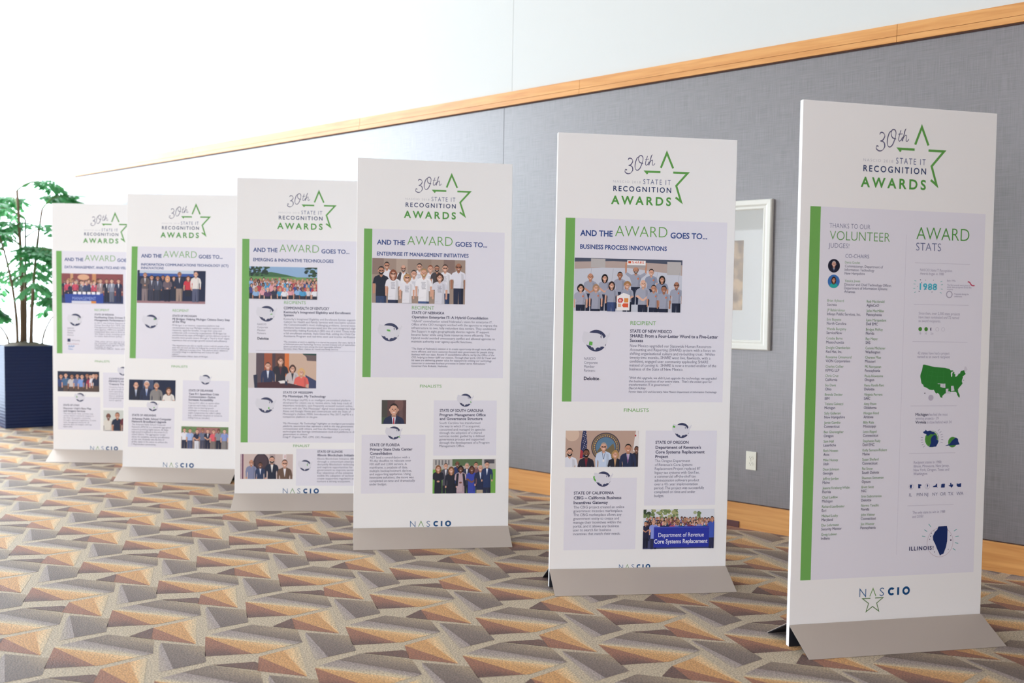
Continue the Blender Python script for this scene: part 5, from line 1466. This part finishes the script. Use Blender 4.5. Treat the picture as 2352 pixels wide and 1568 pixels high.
# ------------------------------------------------------------------ the palm in its planter
def build_palm():
    rng = random.Random(21)
    cx, cy = -5.985 * S, 12.32 * S
    o = empty('potted_palm', 'green fishtail palm in a tall square navy planter by the window', 'potted plant', (cx, cy, 0), math.radians(40))
    hw, hz = 0.29, 0.905
    navy = mat('navy_planter_lacquer', rgb(12, 34, 76), 0.5, spec=0.4)
    nt, N, L, B = nodes_of(navy)
    tc = N.new('ShaderNodeTexCoord'); wv = N.new('ShaderNodeTexWave'); wv.wave_type = 'BANDS'; wv.bands_direction = 'Z'
    wv.inputs['Scale'].default_value = 9.0; wv.inputs['Distortion'].default_value = 0.15
    L.new(tc.outputs['Object'], wv.inputs[0])
    bp = N.new('ShaderNodeBump'); bp.inputs['Strength'].default_value = 0.35; bp.inputs['Distance'].default_value = 0.006
    L.new(wv.outputs['Fac'], bp.inputs['Height']); L.new(bp.outputs[0], B.inputs['Normal'])
    bm = bmesh.new()
    lo, hi, wl = hw * 0.93, hw, 0.025
    def ring(h, z): return [bm.verts.new((sx * h, sy * h, z)) for sx, sy in ((-1, -1), (1, -1), (1, 1), (-1, 1))]
    R = [ring(lo, 0.001), ring(hi, hz), ring(hi - wl, hz), ring(hi - wl - .004, hz - 0.10)]
    for a, b in zip(R, R[1:]):
        for i in range(4): bm.faces.new((a[i], a[(i + 1) % 4], b[(i + 1) % 4], b[i]))
    bm.faces.new(list(reversed(R[0])))
    bmesh.ops.recalc_face_normals(bm, faces=bm.faces)
    from_bm('planter', bm, navy, o)
    # mounded grey moss on the soil
    bm = bmesh.new()
    bmesh.ops.create_grid(bm, x_segments=18, y_segments=18, size=hi - wl - 0.006)
    for v in bm.verts:
        e = max(abs(v.co.x), abs(v.co.y)) / hi
        v.co.z = hz - 0.06 + 0.085 * (1 - e ** 3) + rng.uniform(-.02, .025) * (1 - e)
    from_bm('moss', bm, mat('grey_brown_moss', rgb(122, 112, 102), 0.95), o, True)
    bark = mat('palm_stem', rgb(112, 92, 72), 0.8)
    leaf = mat('fishtail_leaf', rgb(62, 132, 80), 0.35, spec=0.5)
    nt, N, L, B = nodes_of(leaf)
    tr = N.new('ShaderNodeBsdfTranslucent'); tr.inputs[0].default_value = rgb(92, 168, 102)
    mx = N.new('ShaderNodeMixShader'); mx.inputs[0].default_value = 0.42
    out = [n for n in N if n.type == 'OUTPUT_MATERIAL'][0]
    L.new(B.outputs[0], mx.inputs[1]); L.new(tr.outputs[0], mx.inputs[2]); L.new(mx.outputs[0], out.inputs[0])
    stem_green = mat('palm_leaf_stalk', rgb(92, 128, 66), 0.5)
    stems = [((-.03, .02), (-.05, .05), 1.75, .026), ((.05, -.02), (.10, -.04), 1.55, .022), ((-.10, -.06), (-.22, -.10), 1.25, .018), ((.02, .10), (.05, .22), 1.45, .02), ((.14, -.12), (.30, -.22), 0.62, .012), ((-.16, .05), (-.30, .12), .42, .012)]
    tops = []
    for (bx, by), (dx, dy), hgt, r in stems:
        bm = bmesh.new()
        pts = []
        for i in range(13):
            t = i / 12
            pts.append((bx + dx * t * t, by + dy * t * t, hz - 0.02 + hgt * t))
        rad = [r * (1 - .5 * i / 12) * (1.12 if i % 3 == 0 else 1.0) for i in range(13)]
        tube(bm, pts, rad, 8)
        from_bm('stem', bm, bark, o, True)
        tops.append((Vector(pts[-1]), Vector(pts[5]), hgt))
    def leaflet(bm, p, d, nrm, ln, wd):
        d = d.normalized(); s = d.cross(nrm).normalized(); nn = s.cross(d).normalized()
        n = 5
        back = [p, p + d * ln * .45 - s * wd * .42, p + d * ln * .95 - s * wd * .62]
        fwd = [p + d * ln * .5 + s * wd * .38, p + d * ln * .80 + s * wd * .55]
        tip = []
        for i in range(n):                                    # ragged fishtail end
            t = i / (n - 1)
            q = back[2].lerp(fwd[1], t) + d * (ln * .16 if i % 2 == 0 else ln * .02) + nn * rng.uniform(-.1, .05) * wd
            tip.append(q)
        mid = p + d * ln * .6 + nn * wd * .14
        ring = [back[0], back[1]] + tip + [fwd[0]]
        vs = [bm.verts.new(q) for q in ring]
        c = bm.verts.new(mid)
        for i in range(len(vs)):
            bm.faces.new((vs[i], vs[(i + 1) % len(vs)], c))
    def frond(start, azim, length, rise, droop):
        bm = bmesh.new()
        u = Vector((math.cos(azim), math.sin(azim), 0)); z = Vector((0, 0, 1))
        pts = []
        for i in range(15):
            t = i / 14
            pts.append(start + u * length * (t * .92) + z * (rise * t - droop * t * t))
        tube(bm, pts, [.011 * (1 - .8 * i / 14) for i in range(15)], 6, 1)
        side = u.cross(z)
        for i in range(4, 15, 2):
            t = i / 14
            d0 = (pts[min(i + 1, 14)] - pts[i - 1]).normalized()
            for q in (-1, 1):
                L2 = length * .42 * (1 - .55 * t) * rng.uniform(.8, 1.15)
                dir2 = (d0 * .75 + side * q * .9 + z * rng.uniform(-.1, .25)).normalized()
                sp = [pts[i] + dir2 * L2 * k / 5 - z * (.10 * (k / 5) ** 2 * L2 * 2) for k in range(6)]
                tube(bm, sp, [.005 * (1 - .12 * k) for k in range(6)], 5, 1)
                for k in range(1, 6):
                    for w in (-1, 1):
                        dd = (dir2 * .55 + dir2.cross(z) * w * .8 - z * rng.uniform(.25, .75)).normalized()
                        leaflet(bm, sp[k], dd, z + side * rng.uniform(-.4, .4) + u * rng.uniform(-.3, .3), rng.uniform(.08, .135), rng.uniform(.035, .06))
                leaflet(bm, sp[5], (dir2 - z * .4), z, .12, .065)
        leaflet(bm, pts[14], (u - z * .5), z, .14, .09)
        ca, sa = math.cos(math.radians(40) - ROOM_A), math.sin(math.radians(40) - ROOM_A)
        rx0 = math.cos(-ROOM_A) * (cx - ROOM_O.x) - math.sin(-ROOM_A) * (cy - ROOM_O.y)
        ry0 = math.sin(-ROOM_A) * (cx - ROOM_O.x) + math.cos(-ROOM_A) * (cy - ROOM_O.y)
        for v in bm.verts:                                        # leaves that would touch wall or glass bend back
            x, y = ca * v.co.x - sa * v.co.y + rx0, sa * v.co.x + ca * v.co.y + ry0
            x2, y2 = max(x, S0 + 0.05 + (S0 + .05 - x) * .2), min(y, -0.05 - (y + .05) * .2)
            if x2 != x or y2 != y:
                x, y = x2 - rx0, y2 - ry0
                v.co.x, v.co.y = ca * x + sa * y, -sa * x + ca * y
        from_bm('frond', bm, [leaf, stem_green], o)
    for k, (top, low, hgt) in enumerate(tops):
        n = [5, 4, 4, 4, 2, 1][k]
        for i in range(n):
            az = k * 1.1 + i * 2 * math.pi / n + rng.uniform(-.4, .4)
            b = top.lerp(low, i / max(n, 1) * 1.0)
            ln = (rng.uniform(.55, .85) if hgt > 1 else rng.uniform(.28, .4))
            wa = az + math.radians(40)                    # keep the fronds clear of the wall and the glass
            c_, s_ = math.cos(wa - ROOM_A), math.sin(wa - ROOM_A)
            room = min([9.0] + ([0.80 / s_] if s_ > 0.05 else []) + ([0.74 / -c_] if c_ < -0.05 else []))
            ln = min(ln, max(room * 0.78, 0.25))
            frond(b, az, ln, rng.uniform(.25, .6) * min(hgt, 1.0), rng.uniform(.35, .75) * min(hgt, 1.0))
build_palm()
